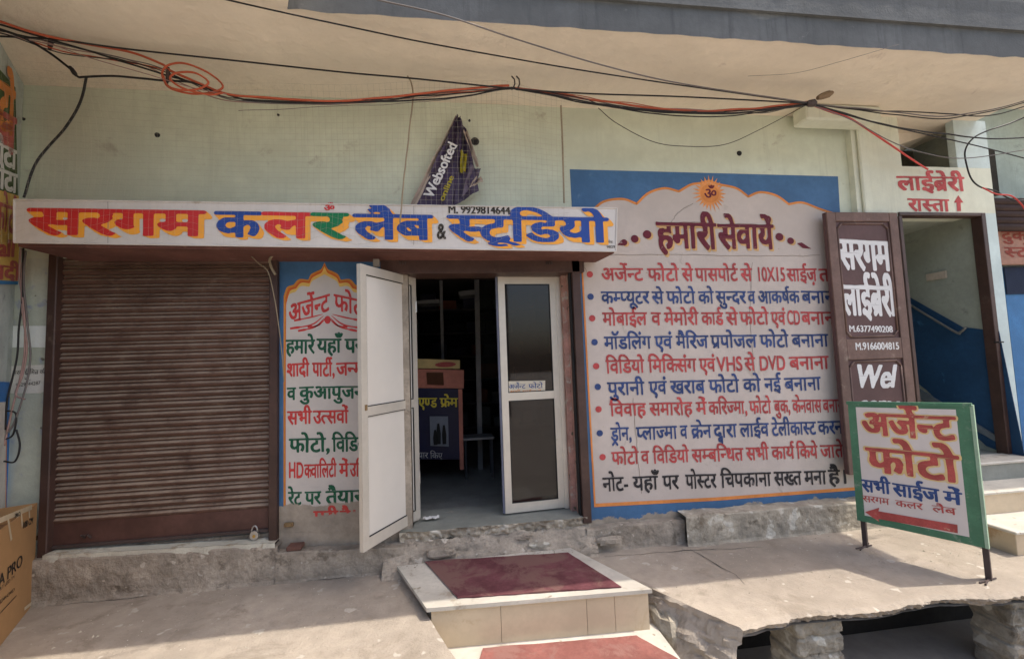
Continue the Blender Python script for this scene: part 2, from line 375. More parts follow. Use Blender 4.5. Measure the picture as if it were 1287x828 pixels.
def contour(B, step=1):
    """marching squares; returns vertices (px) and faces; full cells merged into runs"""
    F = B.astype(np.float32)
    F = np.pad(F, 2)
    for _ in range(1):
        F = (F + np.roll(F, 1, 0)+np.roll(F, -1, 0))/3; F = (F + np.roll(F, 1, 1)+np.roll(F, -1, 1))/3
    F = F[::step, ::step]-.5; I = F > 0
    c = I[:-1, :-1]*1 + I[:-1, 1:]*2 + I[1:, 1:]*4 + I[1:, :-1]*8
    V = []; Fc = []; base = 0
    cor = ((0, 0), (0, 1), (1, 1), (1, 0))
    for case in range(1, 15):
        ys, xs = np.nonzero(c == case)
        if not len(ys): continue
        pts = []
        for k in range(4):
            a, b = cor[k], cor[(k+1) % 4]; ia, ib = case >> k & 1, case >> ((k+1) % 4) & 1
            fa = F[ys+a[0], xs+a[1]]; fb = F[ys+b[0], xs+b[1]]
            if ia: pts.append(np.stack([xs+a[1], ys+a[0]], 1).astype(float))
            if ia != ib:
                t = fa/(fa-fb); pts.append(np.stack([xs+a[1]+(b[1]-a[1])*t, ys+a[0]+(b[0]-a[0])*t], 1))
        k = len(pts); A = np.stack(pts, 1).reshape(-1, 2); V.append(A)
        idx = np.arange(len(ys)*k).reshape(-1, k)+base; Fc += idx.tolist(); base += len(A)
    full = (c == 15)
    for j in range(full.shape[0]):
        r = full[j].astype(np.int8); d = np.diff(np.concatenate([[0], r, [0]])); s = np.nonzero(d == 1)[0]; e = np.nonzero(d == -1)[0]
        if not len(s): continue
        A = np.stack([np.stack([s, s*0+j], 1), np.stack([e, s*0+j], 1), np.stack([e, s*0+j+1], 1), np.stack([s, s*0+j+1], 1)], 1).reshape(-1, 2).astype(float)
        V.append(A); Fc += (np.arange(len(A)).reshape(-1, 4)+base).tolist(); base += len(A)
    if not V: return np.zeros((0, 2)), []
    return np.concatenate(V)*step-2, Fc
def raw_mesh(name, P, faces, m, parent, label=None):
    me = bpy.data.meshes.new(name); o = bpy.data.objects.new(name, me); COL.objects.link(o)
    org = ORG[parent]; o.parent = parent; ORG[o] = org
    me.from_pydata((P-org).tolist(), [], faces); me.materials.append(m); return setp(o, label)
def letters(fr, segs, m, parent, name='lettering', bold=(.022, .02), h=.003, shadow=None, sm=None, step=1, label=None, slant=0., arc=0., under=None, yb=1., ya=1., wob=.55):
    """segs: (text, left headline px, right headline px, base px under the left end) on the plane fr.
    All segments of one painted line become one mesh."""
    VV = []; FF = []; VS = []; FS = []
    bh = lambda v: v
    for text, pl, pr, pb in segs:
        B, w = bitmap(text, bold, slant)
        L = fr.hit(*pl); R = fr.hit(*pr); Hh = L-fr.hit(*pb)
        d = (R-L); up = np.array([0., 1.]); hh = abs(Hh[1])
        for which in (0, 1, 2):
            if which == 1 and not shadow: continue
            if which == 2 and not under: continue
            BB = B
            if which == 1:
                BB = B.copy(); n = 14; sx, sy = shadow
                for k in range(1, n+1): BB |= np.roll(np.roll(B, int(round(sx*EMG*k/n)), 1), int(round(-sy*EMG*k/n)), 0)
            if which == 2: BB = dilate(B, under*EMG, under*EMG)
            V, Fc = contour(BB, step)
            X = (V[:, 0]-PADX)/EMG; Y = (V[:, 1]-PADY-.28*EMG)/EMG
            Y = np.where(Y < 0, Y*yb, np.where(Y > .66, .66+(Y-.66)*ya, Y)); q = X/w; yy = (Y-.622)/.622*hh
            S = L[0]+q*d[0]; T = L[1]+q*d[1]+yy + (arc*hh*4*q*(1-q) if arc else 0)
            ph = (len(text)*1.7+pl[0]*.13) % 6.28
            q = q + wob*(.011*np.sin(6*X+4*Y+ph)+.006*np.sin(15*Y+9*X+ph*2))/w; T = L[1]+q*d[1]+(yy+wob*(.016*np.sin(4.3*X+ph)+.007*np.sin(13*X+9*Y+ph))/.622*hh) + (arc*hh*4*q*(1-q) if arc else 0); S = L[0]+q*d[0]
            hz = h if which == 0 else h-.0012
            P = fr.o + np.outer(S, fr.u)+np.outer(T, fr.v)+fr.n*hz
            if which == 0: k = sum(len(a) for a in VV); VV.append(P); FF += [[i+k for i in f] for f in Fc]
            else: k = sum(len(a) for a in VS); VS.append(P); FS += [[i+k for i in f] for f in Fc]
    if VS: raw_mesh('lettering_outline' if under else 'lettering_shadow', np.concatenate(VS), FS, sm, parent)
    return raw_mesh(name, np.concatenate(VV), FF, m, parent, label)
def line(words, yL, yR, hL, x0=750, x1=1040):
    """words with their x ranges on one painted line; headline y given at x0 and x1"""
    f = lambda x: yL+(yR-yL)*(x-x0)/(x1-x0)
    return [(t, (a, f(a)), (b, f(b)), (a, f(a)+hL)) for t, a, b in words]
def polyface(fr, pxs, name, m, parent, h=.002, label=None):
    pts = [fr.hit(*p) for p in pxs]; V = [fr.P(a, b, h) for a, b in pts]
    from mathutils.geometry import tessellate_polygon
    tr = tessellate_polygon([[Vector((a, b, 0)) for a, b in pts]])
    return raw_mesh(name, np.array(V), [list(t) for t in tr], m, parent, label)
def ribbon(fr, pts, w, name, m, parent, h=.003, px=True, label=None):
    """painted stroke of width w (metres; or list) along points"""
    Q = [fr.hit(*p) if px else np.array(p, float) for p in pts]; n = len(Q); V = []
    for i in range(n):
        t = Q[min(i+1, n-1)]-Q[max(i-1, 0)]; t /= np.linalg.norm(t)+1e-9; k = np.array([-t[1], t[0]])
        ww = (w[i] if isinstance(w, (list, tuple)) else w)/2; V += [fr.P(*(Q[i]+k*ww), h), fr.P(*(Q[i]-k*ww), h)]
    return raw_mesh(name, np.array(V), [[2*i, 2*i+1, 2*i+3, 2*i+2] for i in range(n-1)], m, parent, label)
def disc(fr, c, r, ry=None, n=20):
    a = fr.hit(*c); b = fr.hit(c[0]+r, c[1]); R = abs(b[0]-a[0]); c2 = fr.hit(c[0], c[1]+(ry or r)); R2 = abs(c2[1]-a[1])
    return [(a[0]+R*math.cos(2*math.pi*k/n), a[1]+R2*math.sin(2*math.pi*k/n)) for k in range(n)]
def polyst(fr, pts, name, m, parent, h=.003, label=None):
    from mathutils.geometry import tessellate_polygon
    tr = tessellate_polygon([[Vector((a, b, 0)) for a, b in pts]])
    return raw_mesh(name, np.array([fr.P(a, b, h) for a, b in pts]), [list(t) for t in tr], m, parent, label)

# ================================================================== SETTING: ground
def ground_grid(x0, x1, y0, y1, z, nx, ny, amp=.004, fn=None):
    mb = MB()
    def f(u, v):
        x = x0+(x1-x0)*u; y = y0+(y1-y0)*v; zz = z + amp*fbm((x, y, 0), 3)
        return (x, y, zz) if fn is None else fn(x, y, zz)
    return mb.grid(f, nx, ny)
MB().add([(-60, -60, -.5), (60, -60, -.5), (60, 60, -.5), (-60, 60, -.5)], [(0, 1, 2, 3)]).build('street', M_road, origin=(0, 0, -.5), kind='structure')
# left pavement slab: its right edge runs obliquely past the marble step
_a, _b = onZ(499, 712, .14), onZ(572, 828, .14); XR0, YR0, XR1, YR1 = _a[0], _a[1], _b[0], _b[1]
def skewed(u, v, seed=0):
    y = 1.9+(3.80-1.9)*v; xr = XR0+(XR1-XR0)*(YR0-y)/(YR0-YR1)
    x = -6.0+(xr+6.0)*u; edge = .012*nz((x, y, 0), 9) if u > .995 else 0
    return (x+edge, y, .14+.004*fbm((x, y, 0), 3)+.006*nz((x, y, 0), 1.3))
mb = MB(); mb.grid(skewed, 90, 36)
top = len(mb.v)
mb.grid(lambda u, v: (skewed(1, u)[0]+(.02*nz((u*3, v, 0), 6) if v > 0 else 0), 1.9+1.9*u, .14*(1-v)-.5*v if v < 1 else -.5) if v else skewed(1, u), 36, 6)
mb.build('pavement', M_conc, kind='structure', label='grey concrete pavement slab in front of the roller shutter')
# right pavement slab over the drain, ragged front edge
def rslab(u, v):
    xl = .93+( .62)*(3.62-(2.5+1.2*v))/.95
    x = xl+(7.5-xl)*u; y0 = 2.53+.045*nz((x, 0, 3), 2.1)+.022*nz((x, 1, 3), 9)+.014*nz((x, 1, 3), 30)-.03*max(0, x-3)
    y = y0+(3.72-y0)*v; return (x, y, .14+.005*fbm((x, y, 0), 2.4)-(.012 if v == 0 else 0))
mb = MB(); mb.grid(rslab, 420, 30)
mb.grid(lambda u, v: (lambda p: (p[0], p[1]+(.016*nz((p[0], 0, v), 14)+.014*nz((p[0], 0, v*2), 35))*(v > 0)+v*.03, p[2]-.042*v-.02*v*nz((p[0], 5, 0), 4)))(rslab(u, 0)), 420, 4)
mb.grid(lambda u, v: (lambda p: (p[0], p[1]+.03+v*.9, p[2]-.055))(rslab(u, 0)), 60, 2)
mb.grid(lambda u, v: (lambda p: (p[0]-(.20*v**1.3+.025*fbm((p[0], p[1], v), 7)+.02*nz((p[1], v, 0), 22))*(v > 0), p[1]+.03*nz((p[1], v, 3), 8)*(v > 0), p[2]-.35*v+.03*nz((p[1], v, 7), 9)*(v > 0)))(rslab(0, u)), 70, 14)
mb.build('pavement', M_conc, kind='structure', label='concrete slab bridging the drain below the painted services wall')
# drain under it
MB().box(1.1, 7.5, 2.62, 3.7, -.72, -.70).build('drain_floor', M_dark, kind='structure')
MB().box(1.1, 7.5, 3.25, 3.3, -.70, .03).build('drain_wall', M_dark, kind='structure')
mb = MB(); mb.grid(lambda u, v: (1.9+5.6*u, 1.5+(.68+.10*u+.02*nz((u*8, 0, 0), 2))*v, -.09+.01*nz((u*9, v*2, 0), 2)-(.02 if v == 1 else 0)), 60, 8)
mb.grid(lambda u, v: (1.9+5.6*u, 1.5+.68+.10*u+.02*nz((u*8, 0, 0), 2)+.01*v, -.11-.6*v), 60, 3)
mb.build('kerb', M_conc, kind='structure', label='outer concrete lip of the open drain')

# rubble side of the slab next to the step
def rock(name, c, r, m, parent=None, seed=0, sq=(1, 1, 1), **kw):
    mb = MB(); n1, n2 = 10, 7; vs = []
    for j in range(n2+1):
        for i in range(n1):
            th = math.pi*j/n2; ph = 2*math.pi*i/n1; d = np.array([math.sin(th)*math.cos(ph), math.sin(th)*math.sin(ph), math.cos(th)])
            d = np.sign(d)*np.abs(d)**.7
            k = r*(1+.35*nz(d*1.3+seed, 1.2)+.12*nz(d, 4, seed)); vs.append(np.array(c)+d*k*np.array(sq))
    mb.add(vs, [(j*n1+i, j*n1+(i+1) % n1, (j+1)*n1+(i+1) % n1, (j+1)*n1+i) for j in range(n2) for i in range(n1)])
    return mb.build(name, m, parent, **kw)
drain = thing('drain_masonry', (1.6, 2.7, -.5), 'broken masonry side and stub pillars holding the slab over the drain', 'masonry')
for (px, py, z, r, sq) in ((845, 800, -.12, .17, (.7, 1.3, 1.1)), (878, 815, -.16, .16, (.8, 1.2, 1.2)), (905, 800, -.1, .11, (.8, 1, 1.6)), (838, 775, -.02, .11, (.8, 1.4, 1)), (815, 762, 0.0, .07, (.8, 1.5, 1.4))):
    p = onZ(px, py, z); p[1] += .12; rock('stone', p, r, M_plaster2, drain, px, sq)
for (xa, xb, k) in ((998, 1056, 0), (1270, 1330, 1)):
    a = onY(xa, 790, 2.62); b = onY(xb, 790, 2.62)
    mb = MB()
    def col(u, v):
        x = a[0]+(b[0]-a[0])*min(1, max(0, (u-.25)/.5)) if 1 else 0; y = 2.60+(.25*(abs(u-.5)-.25)/.25 if abs(u-.5) > .25 else 0); z = -.62+.70*v
        j = .012 if (v*6) % 1 < .12 else 0
        return (x+.014*fbm((x, z, k), 13)+(j if u < .5 else -j), y-.016*fbm((x, z, k+5), 14)+j, z)
    mb.grid(col, 50, 60); mb.build('stub_pillar', M_plaster2, drain)

# ================================================================== SHOP BUILDING
bld = thing('shop_building', (0, 3.9, 0), 'pale green shop building with painted advertising walls and a balcony overhead', 'building')
ZS = 4.13; BX = 5.5
H = lambda px, py, Y=WY: onY(px, py, Y)
zt = 2.72                                                     # underside of the sign / top of openings
mb = MB()
def wallslab(x0, x1, z0, z1, y0=WY, y1=WY+.22, nx=None):
    return MB().box(x0, x1, y0, y1, z0, z1)
wallslab(-3.5, 4.06, zt, ZS).build('wall', M_green, bld, label='pale green upper wall above the shop sign')
wallslab(-3.5, -3.12, .30, zt).build('wall', M_green_low, bld, label='narrow pale green wall left of the roller shutter')
wallslab(-1.46, -.40, .14, zt).build('wall', M_plaster, bld, label='wall pier between the shutter and the glass door')
wallslab(1.10, 4.06, .14, zt).build('wall', M_plaster, bld, label='wall behind the painted list of services')
MB().box(-3.5, -1.46, WY+.02, WY+.22, .1, .48).build('shutter_sill_wall', M_plaster, bld)
# shutter recess back
# library facade, a little proud of the shop wall
LY = 3.70
lx0, lx1 = H(1076, 300, LY)[0], 5.60
RX = 5.455
lx1 = RX-.045
dx0, dx1 = 4.44, RX-.02
VZ = H(1135, 209, LY)[2]
MB().box(3.99, lx1+.2, LY, LY+.28, 3.135, VZ).build('wall', M_libwall, bld, label='pale wall band over the library stair door with red writing')
MB().box(3.99, dx0, LY, LY+.28, .2, 3.135).build('wall', M_libwall, bld, label='pale wall left of the library stair door')
MB().box(dx1+.03, lx1+.2, LY, LY+.28, .2, 3.135).build('wall', M_bluegreen, bld, label='pale blue pier right of the library stair door')
wx0, wx1 = 4.545, 5.21
MB().box(3.99, wx0, LY, LY+.28, VZ, ZS).build('wall', M_libwall, bld)
MB().box(wx1, lx1+.2, LY, LY+.07, VZ+.001, ZS).build('wall', M_bluegreen, bld)
MB().cbox(4.04, 4.14, LY-.035, LY-.002, 1.2, ZS-.01, .01).build('pilaster', M_libwall, bld)
MB().box(wx0-.1, wx1+.1, LY+.28, LY+1.3, VZ-.08, VZ-.004).build('vent_sill', M_dark, bld)
MB().box(wx0-.1, wx1+.3, LY+1.3, LY+1.34, 3.2, 4.4).build('vent_back_wall', mat('vent_dark_blue', (.05, .06, .075)), bld)
MB().box(4.98, wx1+.3, LY+.6, LY+.7, VZ, 4.1).build('vent_pillar', mat('vent_grey', (.16, .155, .125)), bld)
MB().hexa([(wx0-.1, LY+.28, 3.86), (4.95, LY+.9, 3.86), (4.95, LY+1.2, 3.86), (wx0-.1, LY+1.2, 3.86), (wx0-.1, LY+.28, ZS), (5.3, LY+.28, ZS), (5.3, LY+1.2, ZS), (wx0-.1, LY+1.2, ZS)]).build('vent_slope', M_cream, bld)
# small ledge under the soffit
a = H(955, 150, 3.5); MB().cbox(3.35, 4.16, 3.52, LY-.002, 3.97, ZS-.003, .015).build('ledge', M_libwall, bld)
# balcony: soffit slab and fascia
mb = MB(); mb.grid(lambda u, v: (-7+(BX+7)*u, 2.80+(4.3-2.80)*v, ZS+.006*nz((u*14, v*2, 0), 1.5)), 160, 20)
mb.box(-7, BX, 2.81, 4.3, ZS+.012, ZS+.10)
mb.build('balcony_soffit', M_cream, bld)
_x = H(362, 10, 2.8)[0]; MB().hexa([(-7, 1.9, ZS), (_x+.40, 1.9, ZS), (_x-.002, 2.799, ZS), (-7, 2.799, ZS), (-7, 1.9, ZS+.3), (_x+.40, 1.9, ZS+.3), (_x-.002, 2.799, ZS+.3), (-7, 2.799, ZS+.3)]).build('balcony_soffit', M_cream, bld, label='wider left end of the cream balcony underside')
mb = MB(); xf = H(362, 10, 2.8)[0]
mb.grid(lambda u, v: (xf+(BX-xf)*u, 2.79-.006*nz((u*30, v, 0), 1)-.008*(v > .45), ZS-.018+.012*nz((u*40, 0, 0), 1)*(v == 0)+.95*v), 160, 10)
mb.box(xf, BX, 2.80, 2.95, ZS+.004, ZS+.93); mb.build('balcony_fascia', M_fascia, bld, label='weathered grey front face of the balcony')
MB().box(xf, BX, 2.765, 2.789, ZS+.20, ZS+.225).build('drip_line', M_fascia, bld)
# building body behind, closes views from the side
MB().box(-7, BX+.3, 9.0, 9.2, -.2, 6).build('rear_wall', M_green, bld)
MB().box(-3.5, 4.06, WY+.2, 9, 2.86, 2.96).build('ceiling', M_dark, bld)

# plinth / kerb face under shutter and piers (rough cement)
def plinth(x0, x1, zt0, zt1, ytop, ybot, m, seed, label, zb=.12, nx=140):
    mb = MB()
    def f(u, v):
        x = x0+(x1-x0)*u; zt_ = zt0+(zt1-zt0)*u; w = v
        z = zb+(zt_-zb)*min(1, w/.72); y = ybot+(ytop-ybot)*(max(0, w-.72)/.28)
        d = .010*fbm((x, z, seed), 4)+.005*nz((x, z, seed), 22); 
        if w < .1: y -= .02*(1-w/.1)*(1+nz((x, 0, seed), 5))
        return (x, y-d*(1 if w < .8 else .4), z+.012*fbm((x, y, seed), 4)*(w > .5))
    mb.grid(f, nx, 26); return mb.build('plinth', m, bld, label=label)
plinth(-3.5, -1.42, .475, .42, WY+.03, WY-.10, M_plaster, 1., 'rough cement plinth under the roller shutter')
plinth(-1.43, -.46, .37, .33, WY-.01, WY-.11, M_plaster, 2., 'rough cement foot of the painted pier')
plinth(1.06, 1.95, .33, .34, WY-.004, WY-.09, M_plaster, 3., 'broken cement foot right of the door')
plinth(1.93, 3.95, .39, .38, WY-.006, WY-.16, M_plaster2, 4., 'pale chipped plinth under the services wall')
mb = MB(); mb.grid(lambda u, v: (-3.04+1.6*u, WY-.09+.1*v-.01*nz((u*12, 0, 0), 1.4), .495-.05*u+.006*nz((u*20, v, 0), 1)), 40, 3)
mb.grid(lambda u, v: (-3.04+1.6*u, WY-.095-.01*nz((u*12, 0, 0), 1.4), .495-.05*u-(.045+.03*nz((u*14, 3, 0), 1.2))*v+.006*nz((u*20, 0, 0), 1)*(1-v)), 60, 3)
mb.build('shutter_sill', mat('flaking_white_sill', (.58, .55, .45), var=.15, dirt=((.36, .29, .2), .52, 9), bump=.5), bld)
# rubble and threshold at the door
thr = H(600, 657.7, 3.72)[2]
mb = MB(); mb.grid(lambda u, v: (-.50+1.58*u, 3.69+.02*nz((u*9, 0, 0), 1.3)+(4.2-3.69)*v, .425+.004*nz((u*5, v*3, 0), 2)), 60, 10)
mb.build('threshold', M_stone, bld)
mb = MB(); mb.grid(lambda u, v: (-.50+1.58*u, 3.69+.02*nz((u*9, 0, 0), 1.3)+.03*v+(.02*nz((u*16, v, 2), 2)+.012*nz((u*50, v*3, 2), 1))*(v > 0), .425-.09*v-.02*nz((u*9, 3, 0), 2)*v), 160, 8)
mb.build('threshold_edge', M_plaster2, bld, label='broken pale cement edge under the threshold stone')
mb = MB(); mb.grid(lambda u, v: (-.62+1.75*u, 3.60+.12*v-.028*fbm((u*3, v, 5), 2.5)-.05*(1-v), .13+.22*v+.02*fbm((u*4, v, 1), 3)), 120, 24)
mb.build('rubble_bank', M_plaster, bld)
random.seed(3)
for k in range(5):
    x = -.6+1.85*random.random(); z = .16+.18*random.random(); r = .02+.05*random.random()**2
    if -.45 < x < .9 and z < .22: z += .08
    rock('stone', (x, 3.59+.06*(z-.14)/.2+random.uniform(-.02, .03), z), r, random.choice([M_plaster, M_plaster2]), bld, k, (1.9, .5, .6))
for (px, py, r) in ((745, 690, .04), (1090, 668, .05)):
    p = H(px, py, 3.66); rock('stone', p, r, M_plaster2, bld, px, (1.3, .6, .8))
# reddish brick showing in the foot of the pier
p = H(370, 689, 3.655); MB().cbox(p[0]-.06, p[0]+.05, 3.648, 3.74, p[2]-.017, p[2]+.017, .006).build('brick', mat('old_red_brick', (.16, .08, .06), bump=.5), bld)

# ---------------- left painted panel on the pier
pan = polyface(WALL, [(350.5, 321), (480, 320), (480, 700), (350.5, 700)], 'painted_panel', M_blue, bld, .002, 'blue bordered urgent photo advertisement painted on the pier')
def arch(cx, pts, mirror=True):
    L = []
    for seg in pts: L += [tuple(q) for q in spline(seg, 6)]
    R = [(2*cx-x, y) for x, y in L[::-1]]; return L+R
lobes = [[(356.5, 640), (356.5, 500), (356.7, 372)], [(357, 371), (361, 361), (369, 358)], [(369, 358), (376, 351), (387, 351.5)], [(388, 351), (391, 345), (398, 341), (404, 338), (408, 330)]]
def scaled(L, k, cx=408, bx=0): return [[(cx+(x-cx)*(1-k/52), y+k*1.0 if y < 640 else y) for x, y in s] for s in L]
for k, mm, hh, nm in ((0, M_orange, .0030, 'orange_border'), (2.2, mat('deep_orange_paint', (.60, .13, .03), wear=wr, bump=.1), .0038, 'border_line'), (4.6, M_yellow, .0046, 'yellow_border'), (9.5, M_white, .0055, 'white_ground')):
    L = arch(408, scaled(lobes, k if k < 9 else 9.5))
    if k >= 9: L = arch(408, [[(359.5, 668), (359.5, 500), (360.0, 384)]] + [[(408+(x-408)*.93, y+9.0) for x, y in s] for s in lobes[1:3]] + [[(408+(x-408)*.93, y+9.) for x, y in lobes[3][:-1]]+[(408, 345)]])
    L = [(x, min(y, 672)) for x, y in L]
    polyface(WALL, [(x, y) for x, y in L], nm, mm, pan, hh)
hl = .0075; kw = dict(h=hl, step=1)
letters(WALL, [('अर्जेन्ट', (363, 384), (414, 370), (363, 405)), ('फोटो', (420, 369.5), (462, 379), (420, 389))], M_redp, pan, bold=(.016, .018), **kw)
letters(WALL, [('हमारे', (360, 427), (395.5, 427), (360, 444)), ('यहाँ', (399, 426), (429, 426), (399, 443)), ('पर', (434, 426), (456, 426), (434, 443))], M_greenp, pan, bold=(.03, .024), **kw)
letters(WALL, [('शादी', (361, 457), (389, 456), (361, 473)), ('पार्टी,', (393, 456), (421, 456), (393, 472.5)), ('जन्म', (423, 456), (456, 455), (423, 472))], M_redp, pan, bold=(.028, .022), **kw)
letters(WALL, [('व', (361.5, 487), (372, 487), (361.5, 502)), ('कुआपुजन', (377, 486), (458, 485), (377, 501))], M_greenp, pan, bold=(.03, .024), **kw)
letters(WALL, [('सभी', (362, 517), (392, 516), (362, 533)), ('उत्सवों', (394, 516), (438, 515), (394, 532))], M_redp, pan, bold=(.028, .022), **kw)
letters(WALL, [('फोटो,', (364, 551), (415, 550), (364, 568)), ('विडियो', (418, 550), (466, 549), (418, 567))], M_greenp, pan, bold=(.028, .022), **kw)
letters(WALL, [('HD', (363, 582.5), (382, 582), (363, 600)), ('क्वालिटी', (383, 583.5), (423, 582), (383, 600)), ('में', (427, 582), (438, 582), (427, 598)), ('उचित', (440, 582), (468, 581), (440, 598))], M_redp, pan, bold=(.03, .022), **kw)
letters(WALL, [('रेट', (363, 618), (379, 617.5), (363, 634)), ('पर', (384, 617.5), (403.5, 617), (384, 633)), ('तैयार', (410, 616.5), (456, 615), (410, 633))], M_greenp, pan, bold=(.028, .024), **kw)
M_redw = mat('red_lettering_half_worn', (.5, .06, .05), rough=.7, var=.2, vs=9, bump=.1, wear=(.60, .10, 9, PL))
letters(WALL, [('पूरी', (395, 642), (425, 641), (395, 657)), ('है।', (428, 641), (449, 640.5), (428, 656))], M_redw, pan, bold=(.03, .024), h=.008)
# red flourish under the arched title
for s in (1, -1):
    for a, b, c in (((5, 0), (20, 14), (47, 19)), ((4, 3), (16, 17), (37, 22)), ((3, 4), (12, 15), (25, 17)), ((6, -2), (22, 5), (42, 9))):
        pts = spline([(412+s*a[0]-0, 397+a[1]), (412+s*b[0], 397+b[1]-3), (412+s*c[0], 397+c[1]-3)], 6)
        ribbon(WALL, [tuple(p) for p in pts], [.004+.008*math.sin(math.pi*i/(len(pts)-1))**1.0+(.012 if i > len(pts)-4 else 0) for i in range(len(pts))], 'flourish', M_redp, pan, hl)
polyst(WALL, disc(WALL, (412, 402), 4, 5), 'flourish', M_redp, pan, hl)

# ---------------- services wall (right)
sv = polyface(WALL, [(716, 213), (1053, 222), (1077, 640), (741, 662)], 'painted_panel', M_blueR, bld, .002, 'blue framed list of photo services painted on the wall')
RW = [(730.5, 318), (748, 633), (1076, 614)]
arcpts = [[(731, 330), (733, 290), (742, 268)], [(742, 268), (758, 254), (782, 250.5), (800, 256.5)], [(800, 256.5), (815, 243), (835, 237), (853, 241)], [(853, 241), (868, 232.5), (880, 230.5), (891, 227.5)], [(891, 227.5), (903, 232), (925, 237), (940, 247.5)], [(940, 247.5), (955, 242), (975, 246), (991, 257)], [(991, 257), (1008, 255), (1030, 263), (1058, 272)]]
A = []
for s in arcpts: A += [tuple(q) for q in spline(s, 7)]
polyface(WALL, A+[(1077, 614.5), (748, 633)], 'white_ground', M_whiteR, sv, .0035)
ribbon(WALL, A, .022, 'orange_border', M_orangeR, sv, .0048)
ribbon(WALL, [(730.5, 318), (739, 480), (747.5, 634)], .016, 'orange_border', M_orangeR, sv, .0052)
ribbon(WALL, [(746.5, 634.5), (900, 626.5), (1077, 613.5)], .03, 'orange_border', M_orangeR, sv, .005)
c = (891.6, 243.7); C0 = WALL.hit(*c); R0 = abs(WALL.hit(c[0]+12, c[1])[0]-C0[0])
pts = []
for k in range(48):
    r = R0*(1.75 if k % 2 == 0 else 1.05)*(1+.08*math.sin(k*2.7)); a_ = 2*math.pi*k/48; pts.append((C0[0]+r*math.cos(a_), C0[1]+r*math.sin(a_)))
polyst(WALL, pts, 'sun_emblem', mat('light_orange_paint', (.74, .30, .10), bump=.1), sv, .0056)
polyst(WALL, disc(WALL, c, 11.5), 'sun_emblem', M_orangeR, sv, .0062)
letters(WALL, [('ॐ', (884, 238), (900, 238), (884, 250.5))], M_maroon, sv, name='om_symbol', h=.0072, bold=(.012, .012))
letters(WALL, [('हमारी', (825, 280), (898.5, 281), (825, 312)), ('सेवायें', (902, 282), (970, 283), (902, 312))], M_maroon, sv, bold=(.028, .03), shadow=(.06, .05), sm=M_tan, h=.0075)
for (x, y, r) in ((784, 305, 4.0), (797.4, 300.5, 4.8), (813, 295, 5.3), (979, 298, 4.9), (993, 303, 4.2)):
    polyst(WALL, disc(WALL, (x+2.5, y+1.5), r), 'dot_shadow', M_tan, sv, .0062); polyst(WALL, disc(WALL, (x, y), r), 'dot', M_maroon, sv, .0074)
polyface(WALL, [(1001, 306), (1007, 305), (1013, 309), (1019, 313), (1008, 312)], 'dot', M_maroon, sv, .0074)
polyface(WALL, [(776, 308), (780, 303), (786, 302), (787, 307), (782, 309)], 'dot', M_maroon, sv, .0078)
LN = [
 (M_redR, line([('अर्जेन्ट', 755, 807), ('फोटो', 813, 852.5), ('से', 856.5, 870), ('पासपोर्ट', 873, 926), ('से', 930, 944), ('10X15', 949.5, 986), ('साईज़', 988, 1025), ('तक', 1028, 1056)], 337.5, 338, 15.5)),
 (M_blueRl, line([('कम्प्यूटर', 755, 815), ('से', 819, 833), ('फोटो', 837, 873), ('को', 877, 896), ('सुन्दर', 899, 936), ('व', 939, 948), ('आकर्षक', 951.5, 1003.5), ('बनाना', 1006.5, 1052)], 366.8, 366, 15)),
 (M_redR, line([('मोबाईल', 757, 812), ('व', 818, 829.5), ('मेमोरी', 834, 877), ('कार्ड', 881, 908), ('से', 912, 926), ('फोटो', 929, 965), ('एवं', 968, 986), ('CD', 988, 1004.6), ('बनाना', 1006, 1052)], 393.3, 392, 15.5)),
 (M_blueRl, line([('मॉडलिंग', 759, 817), ('एवं', 822, 844), ('मैरिज', 849, 889), ('प्रपोजल', 892.5, 949.5), ('फोटो', 954, 990), ('बनाना', 994, 1039.5)], 423.2, 420, 15.5)),
 (M_redR, line([('विडियो', 761, 809), ('मिक्सिंग', 814, 874), ('एवं', 878, 898), ('VHS', 900, 932), ('से', 935, 947.6), ('DVD', 953, 986), ('बनाना', 991, 1040)], 453.2, 447.5, 16)),
 (M_blueRl, line([('पुरानी', 763, 809), ('एवं', 815, 837), ('खराब', 842, 885), ('फोटो', 890, 928), ('को', 933, 955), ('नई', 960, 980), ('बनाना', 985, 1030)], 481, 473.5, 16)),
 (M_redR, line([('विवाह', 766, 811), ('समारोह', 816, 869), ('में', 874, 887), ('करिज्मा,', 890, 938), ('फोटो', 941, 968), ('बुक,', 972, 992), ('केनवास', 995, 1031), ('बनाना', 1033, 1062)], 507.5, 502, 15.5)),
 (M_blueRl, line([('ड्रोन,', 767, 793), ('प्लाज्मा', 799, 850), ('व', 854, 863), ('क्रेन', 868, 893), ('द्वारा', 896, 925), ('लाईव', 929, 965), ('टेलीकास्ट', 969, 1024), ('करना', 1027, 1062)], 538, 529, 16)),
 (M_redR, line([('फोटो', 768, 802), ('व', 805, 815), ('विडियो', 820, 865), ('सम्बन्धित', 869, 933), ('सभी', 937, 965), ('कार्य', 969, 997), ('किये', 1000, 1026), ('जाते', 1030, 1058)], 568.5, 559, 15.5)),
 (M_blackR, line([('नोट-', 757, 789), ('यहाँ', 795, 826), ('पर', 832, 852), ('पोस्टर', 861, 899), ('चिपकाना', 905, 968), ('सख्त', 972, 1006), ('मना', 1010, 1037), ('है।', 1040, 1064)], 600, 590.5, 17)),
]
for mm, sg in LN: letters(WALL, sg, mm, sv, bold=(.022, .02), h=.0075)
